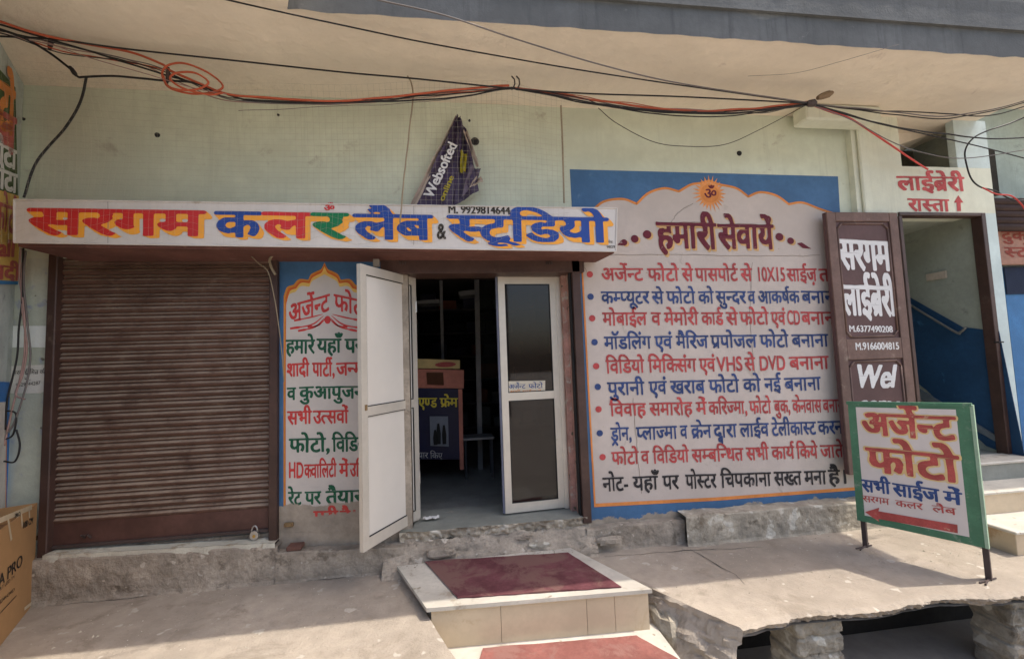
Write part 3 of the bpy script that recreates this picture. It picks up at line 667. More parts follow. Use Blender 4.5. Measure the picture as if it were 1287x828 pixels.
for (x, y, mm) in ((741, 345, M_redR), (742, 373, M_blueRl), (744, 400, M_redR), (747, 430, M_blueRl), (749, 460, M_redR), (751, 486, M_blueRl), (752, 514, M_redR), (753.5, 544, M_blueRl), (757, 574, M_redR)):
    polyst(WALL, disc(WALL, (x, y), 4), 'bullet', mm, sv, .0075)
# hairline cracks
for pts in ([(752, 321), (850, 320), (940, 322), (1030, 321)], [(733, 321), (734, 335), (737, 342)], [(870, 256), (850, 270), (838, 290)], [(795, 500), (800, 560), (806, 620)], [(945, 330), (942, 400), (948, 470)]):
    q = [(x+1.5*nz((x, y, 0), .3), y+1.5*nz((y, x, 0), .2)) for x, y in map(tuple, spline(pts, 8))]
    ribbon(WALL, q, .0035, 'crack', mat('crack_dark', (.2, .16, .12), bump=0), sv, .0066)

# ---------------- red direction writing over the stair door
LW = Frame((0, LY, 0), (1, 0, 0))
letters(LW, [('लाईब्रेरी', (1127, 221.5), (1211, 223), (1127, 239))], mat('faded_red_paint', (.48, .09, .09), var=.25, vs=9, bump=.1), bld, bold=(.03, .03), h=.003)
letters(LW, [('रास्ता', (1141, 250), (1192, 251), (1141, 265))], MATS['faded_red_paint'], bld, bold=(.03, .03), h=.003)
polyface(LW, [(1202.5, 265.5), (1202, 255), (1198.5, 255), (1204, 245.5), (1210.5, 255), (1207, 255), (1207.5, 265.5)], 'arrow_mark', MATS['faded_red_paint'], bld, .003)

# ================================================================== stair entrance (library)
st = thing('stairwell', (5.0, 3.98, .7), 'dim stairwell with blue dado and steel handrail behind the brown library door frame', 'stairwell')
zf = .68
M_stw = mat('stair_grey_green', (.33, .35, .29), var=.12, dirt=((.2, .21, .18), .6, 4))
M_stb = mat('stair_blue', (.02, .065, .14), rough=.5, var=.2, dirt=((.05, .16, .3), .62, 6))
MB().box(4.2, RX+.1, 7.0, 7.1, .3, 5.2).build('back_wall', M_stw, st)
MB().box(4.3, 4.40, LY+.28, 7.0, .3, 5.2).build('side_wall', M_stw, st)
MB().box(RX+.002, RX+.10, LY+.09, 7.0, .3, 5.2).build('side_wall', M_stw, st)
MB().box(4.3, RX+.09, LY+.28, 4.6, 3.14, 3.19).build('ceiling', M_stw, st)
MB().box(4.4, RX, LY, 7.0, zf-.05, zf-.002).build('floor', M_stone, st)
# blue dado, handrail and stair flight on the right hand side wall , seen obliquely
XF = Frame((RX, 0, 0), (0, -1, 0))        # n = (-1,0,0)
def XP(pts, name, m, h0, h1): return MB().quadprism(XF, [XF.hit(*p) for p in pts], h0, h1).build(name, m, st)
XP(((1100, 345), (1134, 368), (1210, 411), (1256, 416), (1290, 580), (1240, 560), (1165, 490), (1100, 440)), 'blue_dado', M_stb, .001, .006)
mb = MB(); pp = [XF.P(*XF.hit(*p), .06) for p in ((1110, 358), (1138, 376), (1203, 415), (1213, 417), (1220, 411))]; mb.tube([tuple(p) for p in spline(pp, 4)], .013, 8); mb.build('handrail', mat('worn_rail', (.25, .24, .22), rough=.45, metal=.5), st, smooth=True)
XP(((1100, 452), (1150, 484), (1262, 552), (1264, 560), (1150, 496), (1100, 462)), 'stair_string', mat('stair_string_grey', (.16, .18, .19)), .007, .03)
for k in range(8):
    y0 = 4.05+k*.26; MB().cbox(4.42, RX-.03, y0, 6.5, zf-.01+k*.17, zf+.16+k*.17, .006).build('stair_tread', M_stone, st)
q = XF.hit(1178, 348); MB().quadprism(XF, [(q[0]-.10, q[1]-.03), (q[0]+.10, q[1]-.03), (q[0]+.10, q[1]+.05), (q[0]-.10, q[1]+.05)], .001, .02).build('switch_board', mat('switch_cream', (.5, .42, .33)), st)
# frame of the stair door
lf = thing('door_frame', (5.0, LY, zf), 'dark brown wooden frame round the library stair opening', 'door frame')
MB().cbox(RX-.05, RX+.003, LY-.02, LY+.08, .65, 3.13).build('jamb', M_brown, lf)
MB().cbox(4.44, RX+.006, LY-.018, LY+.08, 3.10, 3.134).build('head', M_brown, lf)
MB().cbox(4.43, 4.47, LY-.018, LY+.08, .65, 3.095).build('jamb', M_brown, lf)
mb = MB(); p = H(1253, 430, LY-.03); mb.tube([(p[0]-.02, LY-.02, p[2]), (p[0]-.02, LY-.06, p[2]), (p[0]+.03, LY-.06, p[2])], .008); mb.build('latch', M_rub, lf)

# brown panelled door leaf swung open against the wall
DY = 3.64
DF = Frame((0, DY, 0), (1, 0, 0))
dl = H(1038, 266, DY)[0]; dr = 4.36; dt = H(1080, 267, DY)[2]; db = .62
ld = thing('library_door', ((dl+dr)/2, DY, db), 'brown panelled wooden door folded open against the wall with white library lettering', 'door')
dl2 = dl
mb = MB().cbox(dl, dr, DY+.012, DY+.05, db, dt); mb.build('door_board', M_woodp, ld)
sw = .095
MB().cbox(dl, dl+sw, DY-.005, DY+.011, db, dt).build('stile', M_wood, ld); MB().cbox(dr-sw, dr, DY-.005, DY+.011, db, dt).build('stile', M_wood, ld)
zr = [dt-.09, H(1090, 430, DY)[2]+.035, H(1100, 447, DY)[2], db+.12]
MB().cbox(dl+sw, dr-sw, DY-.004, DY+.011, zr[0], dt).build('rail', M_wood, ld)
MB().cbox(dl+sw, dr-sw, DY-.004, DY+.011, zr[2]-.03, zr[1]-.0).build('rail', M_wood, ld)
MB().cbox(dl+sw, dr-sw, DY-.004, DY+.011, db, zr[3]).build('rail', M_wood, ld)
for (za, zb) in ((zr[1]+.02, zr[0]-.02), (zr[3]+.02, zr[2]-.05)):
    c_ = .05; x0, x1 = dl+sw+.018, dr-sw-.018
    pts = [(x0+c_, za), (x1-c_, za), (x1, za+c_), (x1, zb-c_), (x1-c_, zb), (x0+c_, zb), (x0, zb-c_), (x0, za+c_), (x0+c_, za)]
    mb = MB()
    for a_, b_ in zip(pts[:-1], pts[1:]): mb.tube([(a_[0], DY+.008, a_[1]), (b_[0], DY+.008, b_[1])], .010, 6)
    mb.build('moulding', M_wood, ld, smooth=True)
letters(DF, [('सरगम', (1054.5, 300.5), (1118, 304), (1054.5, 337))], M_wletter, ld, wob=.2, bold=(.04, .028), h=-.010, label='large white word painted at the top of the door')
letters(DF, [('लाईब्रेरी', (1059, 358), (1124.5, 360), (1059, 395))], M_wletter, ld, wob=.2, bold=(.04, .026), h=-.010)
letters(DF, [('M.6377490208', (1068, 409.5), (1123, 410.5), (1068, 416.5))], M_wletter, ld, bold=(.025, .02), h=-.010)
letters(DF, [('M.9166004815', (1074, 431.5), (1129, 431), (1074, 439.5))], M_wletter, ld, bold=(.03, .025), h=.0055)
letters(DF, [('Wel', (1074, 461), (1124, 461), (1074, 487))], M_wletter, ld, bold=(.045, .03), h=-.010, slant=.3)
letters(DF, [('come', (1078, 497), (1132, 499), (1078, 520))], M_wletter, ld, bold=(.045, .03), h=-.010, slant=.3)

# ================================================================== marble steps to the library
ls = thing('library_steps', (5.0, 3.2, .14), 'three stone steps climbing to the library stair door behind the signboard', 'steps')
for (x0, y0, y1, z0, z1, m1) in ((4.28, 2.93, 3.3, .13, .30, M_marble), (4.33, 3.25, 3.55, .29, .49, M_marble), (4.40, 3.5, 3.74, .47, .66, M_stone)):
    MB().cbox(x0, 7.0, y0, y1, z0, z1-.001).build('riser', m1, ls)
    MB().cbox(x0-.02, 7.0, y0-.02, y1, z1, z1+.025, .006).build('tread', M_marblet, ls)

# ================================================================== neighbour on the right
nb = thing('neighbour_building', (6.6, 4.6, 0), 'pale teal neighbouring building with blue door at the far right edge', 'building')
MB().box(6.9, 12, 3.0, 4.7, 4.95, 5.15).build('balcony', M_cream, nb)  # unseen balcony, added to throw shade on the upper library steps
M_teal = mat('pale_teal_wall', (.42, .50, .46), var=.12, dirt=((.3, .36, .34), .6, 3), streak=.2)
MB().box(5.81, 12, 4.7, 4.9, -.3, 7).build('wall', M_teal, nb)
MB().box(5.62, 5.82, 3.985, 4.7, -.3, 7).build('wall', M_teal, nb)
a = onY(1242, 200, 4.68); b = onY(1252, 246, 4.68)
MB().box(a[0]-.02, b[0]+.03, 4.66, 4.69, b[2], b[2]+.62).build('window', M_dark, nb)
a = onY(1246, 250, 4.4); b = onY(1300, 286, 4.4)
for k in range(5):
    z = b[2]+(a[2]-b[2])*k/4.5; mb = MB(); mb.tube([(a[0], 4.4, z), (a[0]+2, 4.4, z)], .05, 10); mb.build('rolled_bundle', M_brown, nb, smooth=True)
NF = Frame((0, 4.5, 0), (1, 0, 0))
p0, p1 = onY(1252, 288, 4.5), onY(1300, 332, 4.5)
nsg = MB().cbox(p0[0], p0[0]+2.2, 4.5, 4.56, p1[2], p0[2]).build('name_board', mat('brick_red_board', (.40, .22, .16), var=.2), nb)
letters(NF, [('दुकान', (1258, 291), (1310, 291), (1258, 302))], mat('dull_red_letter', (.3, .07, .05)), nsg, h=.004); letters(NF, [('स्टोर', (1262, 311), (1310, 311), (1262, 323))], MATS['dull_red_letter'], nsg, h=.004)
q0 = onY(1260, 336, 4.6); MB().box(q0[0], q0[0]+2.2, 4.6, 4.64, 0, q0[2]).build('door', mat('bright_blue_door', (.045, .19, .42), rough=.5), nb)
MB().box(q0[0]+.0, q0[0]+2.2, 4.58, 4.6, q0[2]-.35, q0[2]).build('door_head', mat('dark_navy', (.02, .03, .06)), nb)

# ================================================================== roller shutter
SY = WY+.02
sx0, sx1 = H(72, 500)[0], H(342, 500)[0]
z_top, z_bot = 2.74, .515
sh = thing('roller_shutter', ((sx0+sx1)/2, SY, z_bot), 'closed dark brown roller shutter under the left half of the shop sign', 'shutter')
n = 27; bot_h = .16; pitch = (z_top-z_bot-bot_h)/n
prof = [(0, -.004), (.05, .008), (.12, .016), (.25, .021), (.38, .021), (.50, .015), (.60, .004), (.64, -.004), (.68, .004), (.74, .013), (.80, .014), (.87, .008), (.94, .0), (1, -.004)]
mb = MB(); vs = []
for (t, y) in prof: vs += [(sx0, SY-y, t*pitch), (sx1, SY-y, t*pitch)]
me0 = None
for k in range(n):
    z = z_bot+bot_h+k*pitch
    if me0 is None:
        o = MB().add([(v[0], v[1], v[2]+z) for v in vs], [(2*i, 2*i+1, 2*i+3, 2*i+2) for i in range(len(prof)-1)]).build('slat', M_slat, sh, smooth=True)
        me0 = o; 
    else:
        o = me0.copy(); COL.objects.link(o); o.parent = sh; o.location = (0.0, .0015*nz((k, 0, 0), 3.3), k*pitch)
MB().cbox(sx0, sx1, SY-.016, SY+.004, z_bot, z_bot+bot_h+.012).build('bottom_rail', M_slatlo, sh)
MB().cbox(sx0+.01, sx1-.01, SY-.04, SY-.0165, z_bot-.012, z_bot+.012).build('bottom_angle', M_legs, sh)
mb = MB(); mb.tube([(sx0+.22, SY-.02, z_bot+.05), (sx0+.22, SY-.05, z_bot+.08), (sx0+.26, SY-.05, z_bot+.08), (sx0+.26, SY-.02, z_bot+.05)], .008); mb.build('lock_ring', M_legs, sh)
for x in (H(67, 500)[0], H(346, 500)[0]):
    MB().cbox(x-.032, x+.032, SY-.07, SY+.03, .42, 2.745, .006).build('guide_rail', M_brown, sh)
for (px, py) in ((52, 675), (363, 659)):
    p = H(px, py, SY-.04); MB().cbox(p[0]-.035, p[0]+.035, SY-.05, SY-.028, p[2]-.016, p[2]+.016).build('floor_bolt', mat('rusty_bolt', (.2, .13, .06), rough=.6, dirt=((.08, .04, .02), .5, 20)), sh)
pk = H(320, 668, SY-.055)
pd = thing('padlock', tuple(pk), 'small brass and steel padlock hanging at the lower right of the shutter', 'padlock')
mb = MB(); mb.tube([tuple(pk+np.array((.022*math.cos(t), 0, .042*math.sin(t)*1.1))) for t in np.linspace(0, math.pi, 9)], .006, 8); mb.build('shackle', M_steel, pd, smooth=True)
pf = Frame(pk, (1, 0, 0)); pts = [(.032*math.cos(t), .036*math.sin(t)-.026) for t in np.linspace(0, 2*math.pi, 18, endpoint=False)]
MB().quadprism(pf, pts, -.012, .012).build('lock_body', M_steel, pd); MB().quadprism(pf, [(x*.35, y*.35-.02) for x, y in pts], .012, .015).build('keyhole_cover', M_brass, pd)

# ================================================================== shop sign (projecting box)
SGY = 3.36
SG = Frame((0, SGY, 0), (1, 0, 0))
c0, c1, c2, c3 = [SG.hit(*p) for p in ((18, 251), (775, 262), (774, 316), (18, 305))]
sg = thing('shop_sign', ((c0[0]+c1[0])/2, SGY, c3[1]), 'long white shop sign box with red, blue and green Hindi lettering across the shopfront', 'sign')
F3 = lambda p, y: (p[0], y, p[1])
MB().hexa([F3(c3, SGY), F3(c2, SGY), (c2[0]-.03, WY-.002, c2[1]+.05), (c3[0]-.02, WY-.002, c3[1]-.0), F3(c0, SGY), F3(c1, SGY), (c1[0]-.03, WY-.002, c1[1]), (c0[0]-.02, WY-.002, c0[1])]).build('board', M_signw, sg)
MB().hexa([(c3[0]+.01, SGY+.015, c3[1]-.025), (c2[0]-.01, SGY+.015, c2[1]-.012), (c2[0]-.04, WY-.004, c2[1]+.0), (c3[0]+.10, WY-.004, c3[1]-.04), (c3[0]+.01, SGY+.015, c3[1]-.001), (c2[0]-.01, SGY+.015, c2[1]-.001), (c2[0]-.04, WY-.004, c2[1]+.049), (c3[0]+.10, WY-.004, c3[1]-.001)]).build('underside_boards', mat('red_brown_soffit', (.15, .065, .05), var=.25, dirt=((.23, .13, .1), .6, 8)), sg)
mb = MB()
for a_, b_ in ((c3, c2), (c2, c1), (c1, c0), (c0, c3)): mb.tube([F3(a_, SGY-.002), F3(b_, SGY-.002)], .006, 6)
mb.build('edge_trim', M_signw, sg)
skw = dict(bold=(.030, .022), shadow=(.075, .12), sm=M_sor, wob=.12, yb=.42, ya=.85)
letters(SG, [('सरगम', (38, 262), (256, 265.5), (38, 295))], M_sred, sg, h=0.0040, **skw)
letters(SG, [('क', (272, 266), (327, 267), (272, 298))], M_sblue, sg, h=0.0045, **skw)
letters(SG, [('ल', (332, 267), (389, 268), (332, 299))], M_sred, sg, h=0.0050, **skw)
letters(SG, [('र', (394, 268), (434, 268.5), (394, 300))], M_sgreen, sg, h=0.0055, **skw)
letters(SG, [('लैब', (446, 269.5), (542, 271), (446, 301))], M_sblue, sg, h=0.0060, **skw)
letters(SG, [('स्टूडियो', (564, 271), (763, 274.5), (564, 303))], M_sblue, sg, h=0.0065, **skw)
letters(SG, [('ॐ', (407, 258), (421, 258), (407, 265.5))], M_sred, sg, name='om_symbol', h=.004)
letters(SG, [('&', (549, 283), (560, 283), (549, 300))], M_print, sg, h=.004, bold=(.03, .02))
letters(SG, [('M. 9929814644', (563, 259.5), (641, 261), (563, 268))], M_print, sg, h=.004, bold=(.03, .02))
letters(SG, [('रमेश', (762, 303), (770, 303), (762, 306)), ('9829', (762, 309), (773, 309), (762, 312))], M_print, sg, h=.004, bold=(.0, .0))
for x in (136, 520):
    ribbon(SG, [(x, 253), (x+.3, 280), (x, 308)], .004, 'board_joint', mat('joint_grey', (.3, .27, .24), bump=0), sg, .0035)
# hood / lintel over the door
dh = thing('shutter_hood', (.3, 3.7, 2.55), 'dark brown metal shutter hood over the glass door', 'hood')
z0 = H(600, 343, 3.70)[2]; MB().cbox(-.62, 1.16, 3.70, 3.95, z0, 2.70).build('hood_box', M_brown, dh)
for px in (506, 690):
    p = H(px, 331, 3.70)
    for k in range(3): MB().cbox(p[0]-.03+k*.022, p[0]-.015+k*.022, 3.688, 3.699, p[2]-.012, p[2]+.014).build('bolt', M_legs, dh)
MB().cbox(H(473, 330, 3.6)[0]-.025, H(473, 330, 3.6)[0]+.025, 3.58, 3.62, 2.60, 2.66).build('bracket', mat('grey_bracket', (.3, .27, .23)), dh)
gr = H(730, 400)[0]; g2 = H(722, 324)[0], H(740, 660)[0]
gd = thing('shutter_guide', (1.09, 3.72, .4), 'dark brown vertical shutter guide right of the glass door', 'guide rail')
MB().cbox(1.045, 1.12, 3.70, 3.80, .37, 2.70).build('channel', M_brown, gd); MB().cbox(1.028, 1.044, 3.74, 3.80, .40, 2.70).build('lip', M_rub, gd)
# pink plaster reveals
MB().box(1.03, 1.10, 3.80, 4.06, .42, 2.72).build('reveal', M_pink, bld)
MB().box(-.46, -.40, 3.77, 4.02, .42, 2.72).build('reveal', M_pink, bld)
MB().box(.985, 1.029, 3.86, 4.06, .42, 2.60).build('reveal', M_pink, bld)

# ================================================================== aluminium door: frame, open leaf, closed leaf
FY = 3.95
fx0, fx1 = -.405, .985; ft = H(600, 343, FY)[2]; fb = .43
af = thing('door_frame', (.29, FY, fb), 'silver aluminium frame of the glass shop door', 'door frame')
MB().cbox(fx0, fx0+.04, FY-.03, FY+.06, fb, ft).build('jamb', M_alu, af); MB().cbox(fx1-.045, fx1, FY-.03, FY+.06, fb, ft).build('jamb', M_alu, af)
MB().cbox(fx0, fx1, FY-.032, FY+.06, ft-.04, ft+.005).build('head', M_alu, af)
def leaf(A, B, z0, z1, name, label, glass, zmid, sw=.062, th=.035):
    """door leaf between hinge A and free edge B (xy)"""
    u = np.array([B[0]-A[0], B[1]-A[1], 0.]); w = np.linalg.norm(u)
    fr = Frame((A[0], A[1], 0), u)                            # n on the street/right side
    t = thing(name, (A[0], A[1], z0), label, 'door')
    R = lambda a0, a1, b0, b1, h0=-th/2, h1=th/2: MB().quadprism(fr, [(a0, b0), (a1, b0), (a1, b1), (a0, b1)], h0, h1)
    R(0, sw, z0, z1).build('stile', M_alu, t); R(w-sw, w, z0, z1).build('stile', M_alu, t)
    R(sw, w-sw, z1-sw*1.15, z1, -th/2+.002, th/2-.002).build('rail', M_alu, t); R(sw, w-sw, z0, z0+sw*1.3, -th/2+.002, th/2-.002).build('rail', M_alu, t)
    R(sw, w-sw, zmid-.035, zmid+.035, -th/2+.002, th/2-.002).build('rail', M_alu, t)
    for (za, zb) in ((z0+sw*1.3, zmid-.035), (zmid+.035, z1-sw*1.15)):
        p_ = R(sw, w-sw, za, zb, -.004, .004).build('glass_pane' if glass else 'panel', M_glass if glass else M_pvc, t)
        g = .007
        mb = MB()
        for s in (-1, 1):
            h0, h1 = (.0045, .012) if s > 0 else (-.012, -.0045)
            mb.quadprism(fr, [(sw, za), (sw+g, za), (sw+g, zb), (sw, zb)], h0, h1).quadprism(fr, [(w-sw-g, za), (w-sw, za), (w-sw, zb), (w-sw-g, zb)], h0, h1)
            mb.quadprism(fr, [(sw+g, za), (w-sw-g, za), (w-sw-g, za+g), (sw+g, za+g)], h0, h1).quadprism(fr, [(sw+g, zb-g), (w-sw-g, zb-g), (w-sw-g, zb), (sw+g, zb)], h0, h1)
        mb.build('gasket', M_rub, t)
    return t, fr, w
A_ = (-.362, 3.925); B_ = (-.715, 3.315)
t1, f1, w1 = leaf(A_, B_, .455, 2.56, 'door_leaf', 'white panelled aluminium door leaf swung open towards the street', False, H(485, 512, 3.6)[2])
mb = MB(); 
for zz in (.8, 2.3): mb.tube([(A_[0]+.01, A_[1]-.01, zz-.05), (A_[0]+.01, A_[1]-.01, zz+.05)], .011, 8)
mb.build('hinge', M_steel, t1)
mb = MB(); zz = H(455, 514, 3.33)[2]
mb.quadprism(f1, [(w1-.05, zz-.012), (w1-.03, zz-.012), (w1-.03, zz+.03), (w1-.05, zz+.03)], -.026, -.0176).quadprism(f1, [(w1-.05, zz-.012), (w1-.03, zz-.012), (w1-.03, zz+.03), (w1-.05, zz+.03)], .0176, .026); mb.build('latch', mat('rusty_bolt', (.2, .13, .06)), t1)
C_ = (.945, 3.945); D_ = (.392, 3.905)
t2, f2, w2 = leaf(D_, C_, .44, ft-.045, 'door_leaf', 'closed aluminium door leaf with two dark glass panes and a photo sticker', True, H(665, 497, 3.93)[2])
MB().cbox(.372, .391, 3.89, 3.93, .44, ft-.045).build('edge_seal', mat('dull_blue_edge', (.13, .14, .19), rough=.5), t2)
q = [f2.hit(*p) for p in ((637, 479), (685, 478), (685, 494), (637.5, 495.5))]
sk = MB().quadprism(f2, q, .0045, .006).build('sticker', mat('sticker_cream', (.62, .56, .44), rough=.5), t2)
letters(f2, [('अर्जेन्ट', (639, 483), (660, 482.5), (639, 488.5)), ('फोटो', (664, 482.5), (682, 482), (664, 488))], M_bblue, sk, h=.0075, bold=(.01, .01))
letters(f2, [('सभी साईज में', (641, 490.5), (680, 490), (641, 493.5))], M_orangeR, sk, h=.0075, bold=(0, 0))

# ================================================================== shop interior
rm = thing('shop_interior', (.3, 6, .41), 'dim interior room of the photo shop seen through the open door', 'room')
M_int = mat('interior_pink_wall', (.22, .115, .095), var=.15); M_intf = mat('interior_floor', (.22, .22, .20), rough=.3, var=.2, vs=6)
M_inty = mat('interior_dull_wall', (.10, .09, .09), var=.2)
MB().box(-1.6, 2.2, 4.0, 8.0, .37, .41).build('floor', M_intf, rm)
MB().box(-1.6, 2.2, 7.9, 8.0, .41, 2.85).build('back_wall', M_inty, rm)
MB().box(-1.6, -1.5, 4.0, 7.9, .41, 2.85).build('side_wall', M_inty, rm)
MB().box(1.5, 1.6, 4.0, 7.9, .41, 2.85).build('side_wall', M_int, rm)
def IB(y, pts, name, m, parent, d=.04):
    fr = Frame((0, y, 0), (1, 0, 0)); return MB().quadprism(fr, [fr.hit(*p) for p in pts], 0, -d).build(name, m, parent)
ct = thing('photo_counter', (-.2, 5.2, .41), 'shop counter with pink lit top and dark blue photo frame poster front', 'counter')
M_ctp = mat('counter_pink', (.52, .19, .13), rough=.5); M_cty = mat('counter_yellow', (.62, .47, .2), rough=.5); M_ctn = mat('counter_navy', (.010, .012, .05), rough=.4)
IB(5.05, [(500, 463), (583, 465), (583, 488), (500, 487)], 'counter_top', M_ctp, ct, .5)
IB(5.04, [(500, 450), (578, 452.5), (578, 463.5), (500, 462)], 'display_strip', M_cty, ct, .03)
IB(5.06, [(500, 487), (576, 489), (578, 577), (500, 577)], 'front_poster', M_ctn, ct, .5)
IB(5.05, [(576, 489), (581, 489), (583, 590), (578, 590)], 'leg', M_ctp, ct, .03)
I5 = Frame((0, 5.035, 0), (1, 0, 0))
pz = I5.hit(560, 458); polyst(I5, [(pz[0]+.12*math.cos(t), pz[1]+.03*math.sin(t)) for t in np.linspace(0, 6.28, 20)[:-1]], 'oval_label', M_bred, ct, .008)
q_ = [I5.hit(*p) for p in ((536, 468), (557, 468), (558, 484), (537, 483))]; polyst(I5, q_, 'photo_print', mat('print_brown', (.1, .04, .02)), ct, .003)
letters(Frame((0, 5.055, 0), (1, 0, 0)), [('एण्ड', (526, 500), (549, 500), (526, 511.5)), ('फ्रेम', (553, 500), (575, 500), (553, 511))], mat('yellow_print', (.75, .62, .08)), ct, h=.006, bold=(.03, .02))
letters(Frame((0, 5.055, 0), (1, 0, 0)), [('तैयार किए', (520, 568), (556, 569), (520, 575))], mat('white_print', (.5, .5, .5)), ct, h=.006, bold=(.0, .0))
IB(5.03, [(540, 523), (563, 523), (564, 561), (541, 560)], 'framed_photo', mat('photo_grey_blue', (.22, .24, .28)), ct, .02)
for (x, y0, y1) in ((551, 532, 558), (558, 534, 558), (547, 540, 559)):
    I6 = Frame((0, 5.015, 0), (1, 0, 0)); a = I6.hit(x, y0); b = I6.hit(x, y1)
    polyst(I6, [(a[0]-.02, b[1]), (a[0]+.02, b[1]), (a[0]+.025, (a[1]+b[1])/2), (a[0]+.01, a[1]), (a[0]-.012, a[1]), (a[0]-.025, (a[1]+b[1])/2)], 'figure_print', mat('print_dark', (.02, .02, .02)), ct, .002)
pt = thing('glass_partition', (.3, 5.6, .41), 'aluminium framed glass partition inside the dark shop', 'partition')
IB(5.6, [(596, 345), (602, 345), (607, 590), (601, 590)], 'post', mat('dull_aluminium', (.25, .25, .25), rough=.5, metal=.3), pt, .05)
IB(5.62, [(552, 345), (556, 345), (560, 540), (557, 540)], 'post', MATS['dull_aluminium'], pt, .04)
IB(5.62, [(518, 378), (552, 376), (552, 381), (518, 382)], 'shelf', MATS['dull_aluminium'], pt, .3)
IB(5.62, [(576, 366), (597, 364), (597, 370), (578, 372)], 'shelf', MATS['dull_aluminium'], pt, .3)
IB(5.64, [(602, 350), (630, 350), (634, 480), (605, 480)], 'pane', M_clear, pt, .01)
sf = thing('stock_shelf', (-.4, 6.6, .41), 'dark shelves with stacked boxes at the back of the shop', 'shelf')
random.seed(5)
for r in range(6):
    z = .8+r*.36; MB().box(-1.4, 1.4, 6.6, 7.0, z-.02, z).build('shelf_board', M_inty, sf)
    x = -1.35
    while x < 1.3:
        w = random.uniform(.08, .3); hgt = random.uniform(.1, .3)
        MB().cbox(x, x+w, 6.62+random.uniform(0, .1), 6.95, z+.001, z+hgt).build('box', mat('stock_%d' % random.randint(0, 5), random.choice([(.12, .13, .12), (.05, .05, .08), (.2, .07, .04), (.05, .06, .05), (.16, .14, .1), (.03, .03, .03)])), sf); x += w+random.uniform(.005, .12)
tb = thing('stool', tuple(onZ(606, 600, .41)), 'small pale stool on the shop floor', 'stool')
p = onZ(604, 598, .41); pz = p[2]
MB().cbox(p[0]-.2, p[0]+.17, p[1]-.12, p[1]+.15, pz+.45, pz+.48).build('seat', MATS['dull_aluminium'], tb)
MATS['dark_stool'] = mat('dark_stool', (.07, .07, .075))
for sx in (-.17, .14):
    for sy in (-.1, .12): MB().box(p[0]+sx-.012, p[0]+sx+.012, p[1]+sy-.012, p[1]+sy+.012, pz, pz+.45).build('leg', MATS['dark_stool'], tb)
# white scrap on the threshold
p = onZ(539, 652, .44); mb = MB(); mb.grid(lambda u, v: (p[0]-.05+.14*u, p[1]-.03+.06*v+.02*nz((u*3, 0, 0), 2), p[2]+.012+.012*nz((u*4, v*4, 0), 1.5)), 10, 5); mb.build('paper_scrap', mat('paper_white', (.7, .68, .64)), label='crumpled white paper scrap on the door threshold', cat='paper')

# ================================================================== marble entrance step with rugs
bl, br, fl_, fr_ = [onZ(*p, .22) for p in ((499, 711), (717, 688), (536, 764), (819.6, 740))]
es = thing('entrance_step', tuple((fl_+fr_)/2-np.array((0, 0, .27))), 'beige marble entrance step in front of the glass door', 'step')
def slabpoly(P4, z0, z1): return MB().hexa([(p[0], p[1], z0) for p in P4]+[(p[0], p[1], z1) for p in P4])
ov = lambda a, b, t: a+(b-a)*t
slabpoly([fl_, fr_, br, bl], .195, .22).build('tread', M_marblet, es)
fl2 = ov(fl_, fr_, .012)+np.array((0.01, .02, 0)); fr2 = ov(fl_, fr_, .985)+np.array((0, .02, 0)); bl2 = bl+np.array((.02, 0, 0)); br2 = br-np.array((.02, 0, 0))
dxy = (fr2-fl2)
for (a, b) in ((0, .31), (.312, .706), (.708, .838), (.840, 1)):
    p = fl2+dxy*a; q = fl2+dxy*b; off = np.array((0, .02, 0))
    slabpoly([p, q, q+off, p+off], -.10, .194).build('riser_tile', M_marble, es)
slabpoly([fl2+np.array((.01, .021, 0)), fr2+np.array((-.01, .021, 0)), br2, bl2], -.1, .19).build('core', M_plaster, es)
for (pp, z, nm, m_, lb) in (([(575, 752), (781, 738), (714, 695), (533, 706)], .222, 'rug', M_rug, 'maroon doormat lying on the marble entrance step'),
                      ([(602, 832), (858, 832), (800, 799.5), (607, 815)], -.045, 'rug', M_rug2, 'faded red mat below the marble step at the bottom edge')):
    P = [onZ(*p, z) for p in pp]
    mb = MB()
    def f(u, v):
        a = P[0]+(P[1]-P[0])*u; b = P[3]+(P[2]-P[3])*u; q = a+(b-a)*v
        return (q[0], q[1]+(.008*nz((u*9, 0, 0), 1.5) if v == 0 else 0), z+.008+.004*nz((u*4, v*3, 1), 1.6)+(.008*nz((u*7, 3, 0), 1) if v == 0 else 0))
    mb.grid(f, 40, 16)
    edge = [f(i/40, 0) for i in range(41)]; k = len(mb.v); mb.v += [(e[0], e[1], z) for e in edge] + edge
    mb.f += [(k+i, k+i+1, k+41+i+1, k+41+i) for i in range(40)]
    mb.build(nm, m_, label=lb, cat='rug', smooth=True)
a, b = onZ(560, 816, -.05), onZ(900, 800, -.05)
MB().box(-.6, 1.30, 1.6, 2.96, -.35, -.05).build('lower_step', M_marblet, label='lower pale stone step under the faded red mat', cat='step')

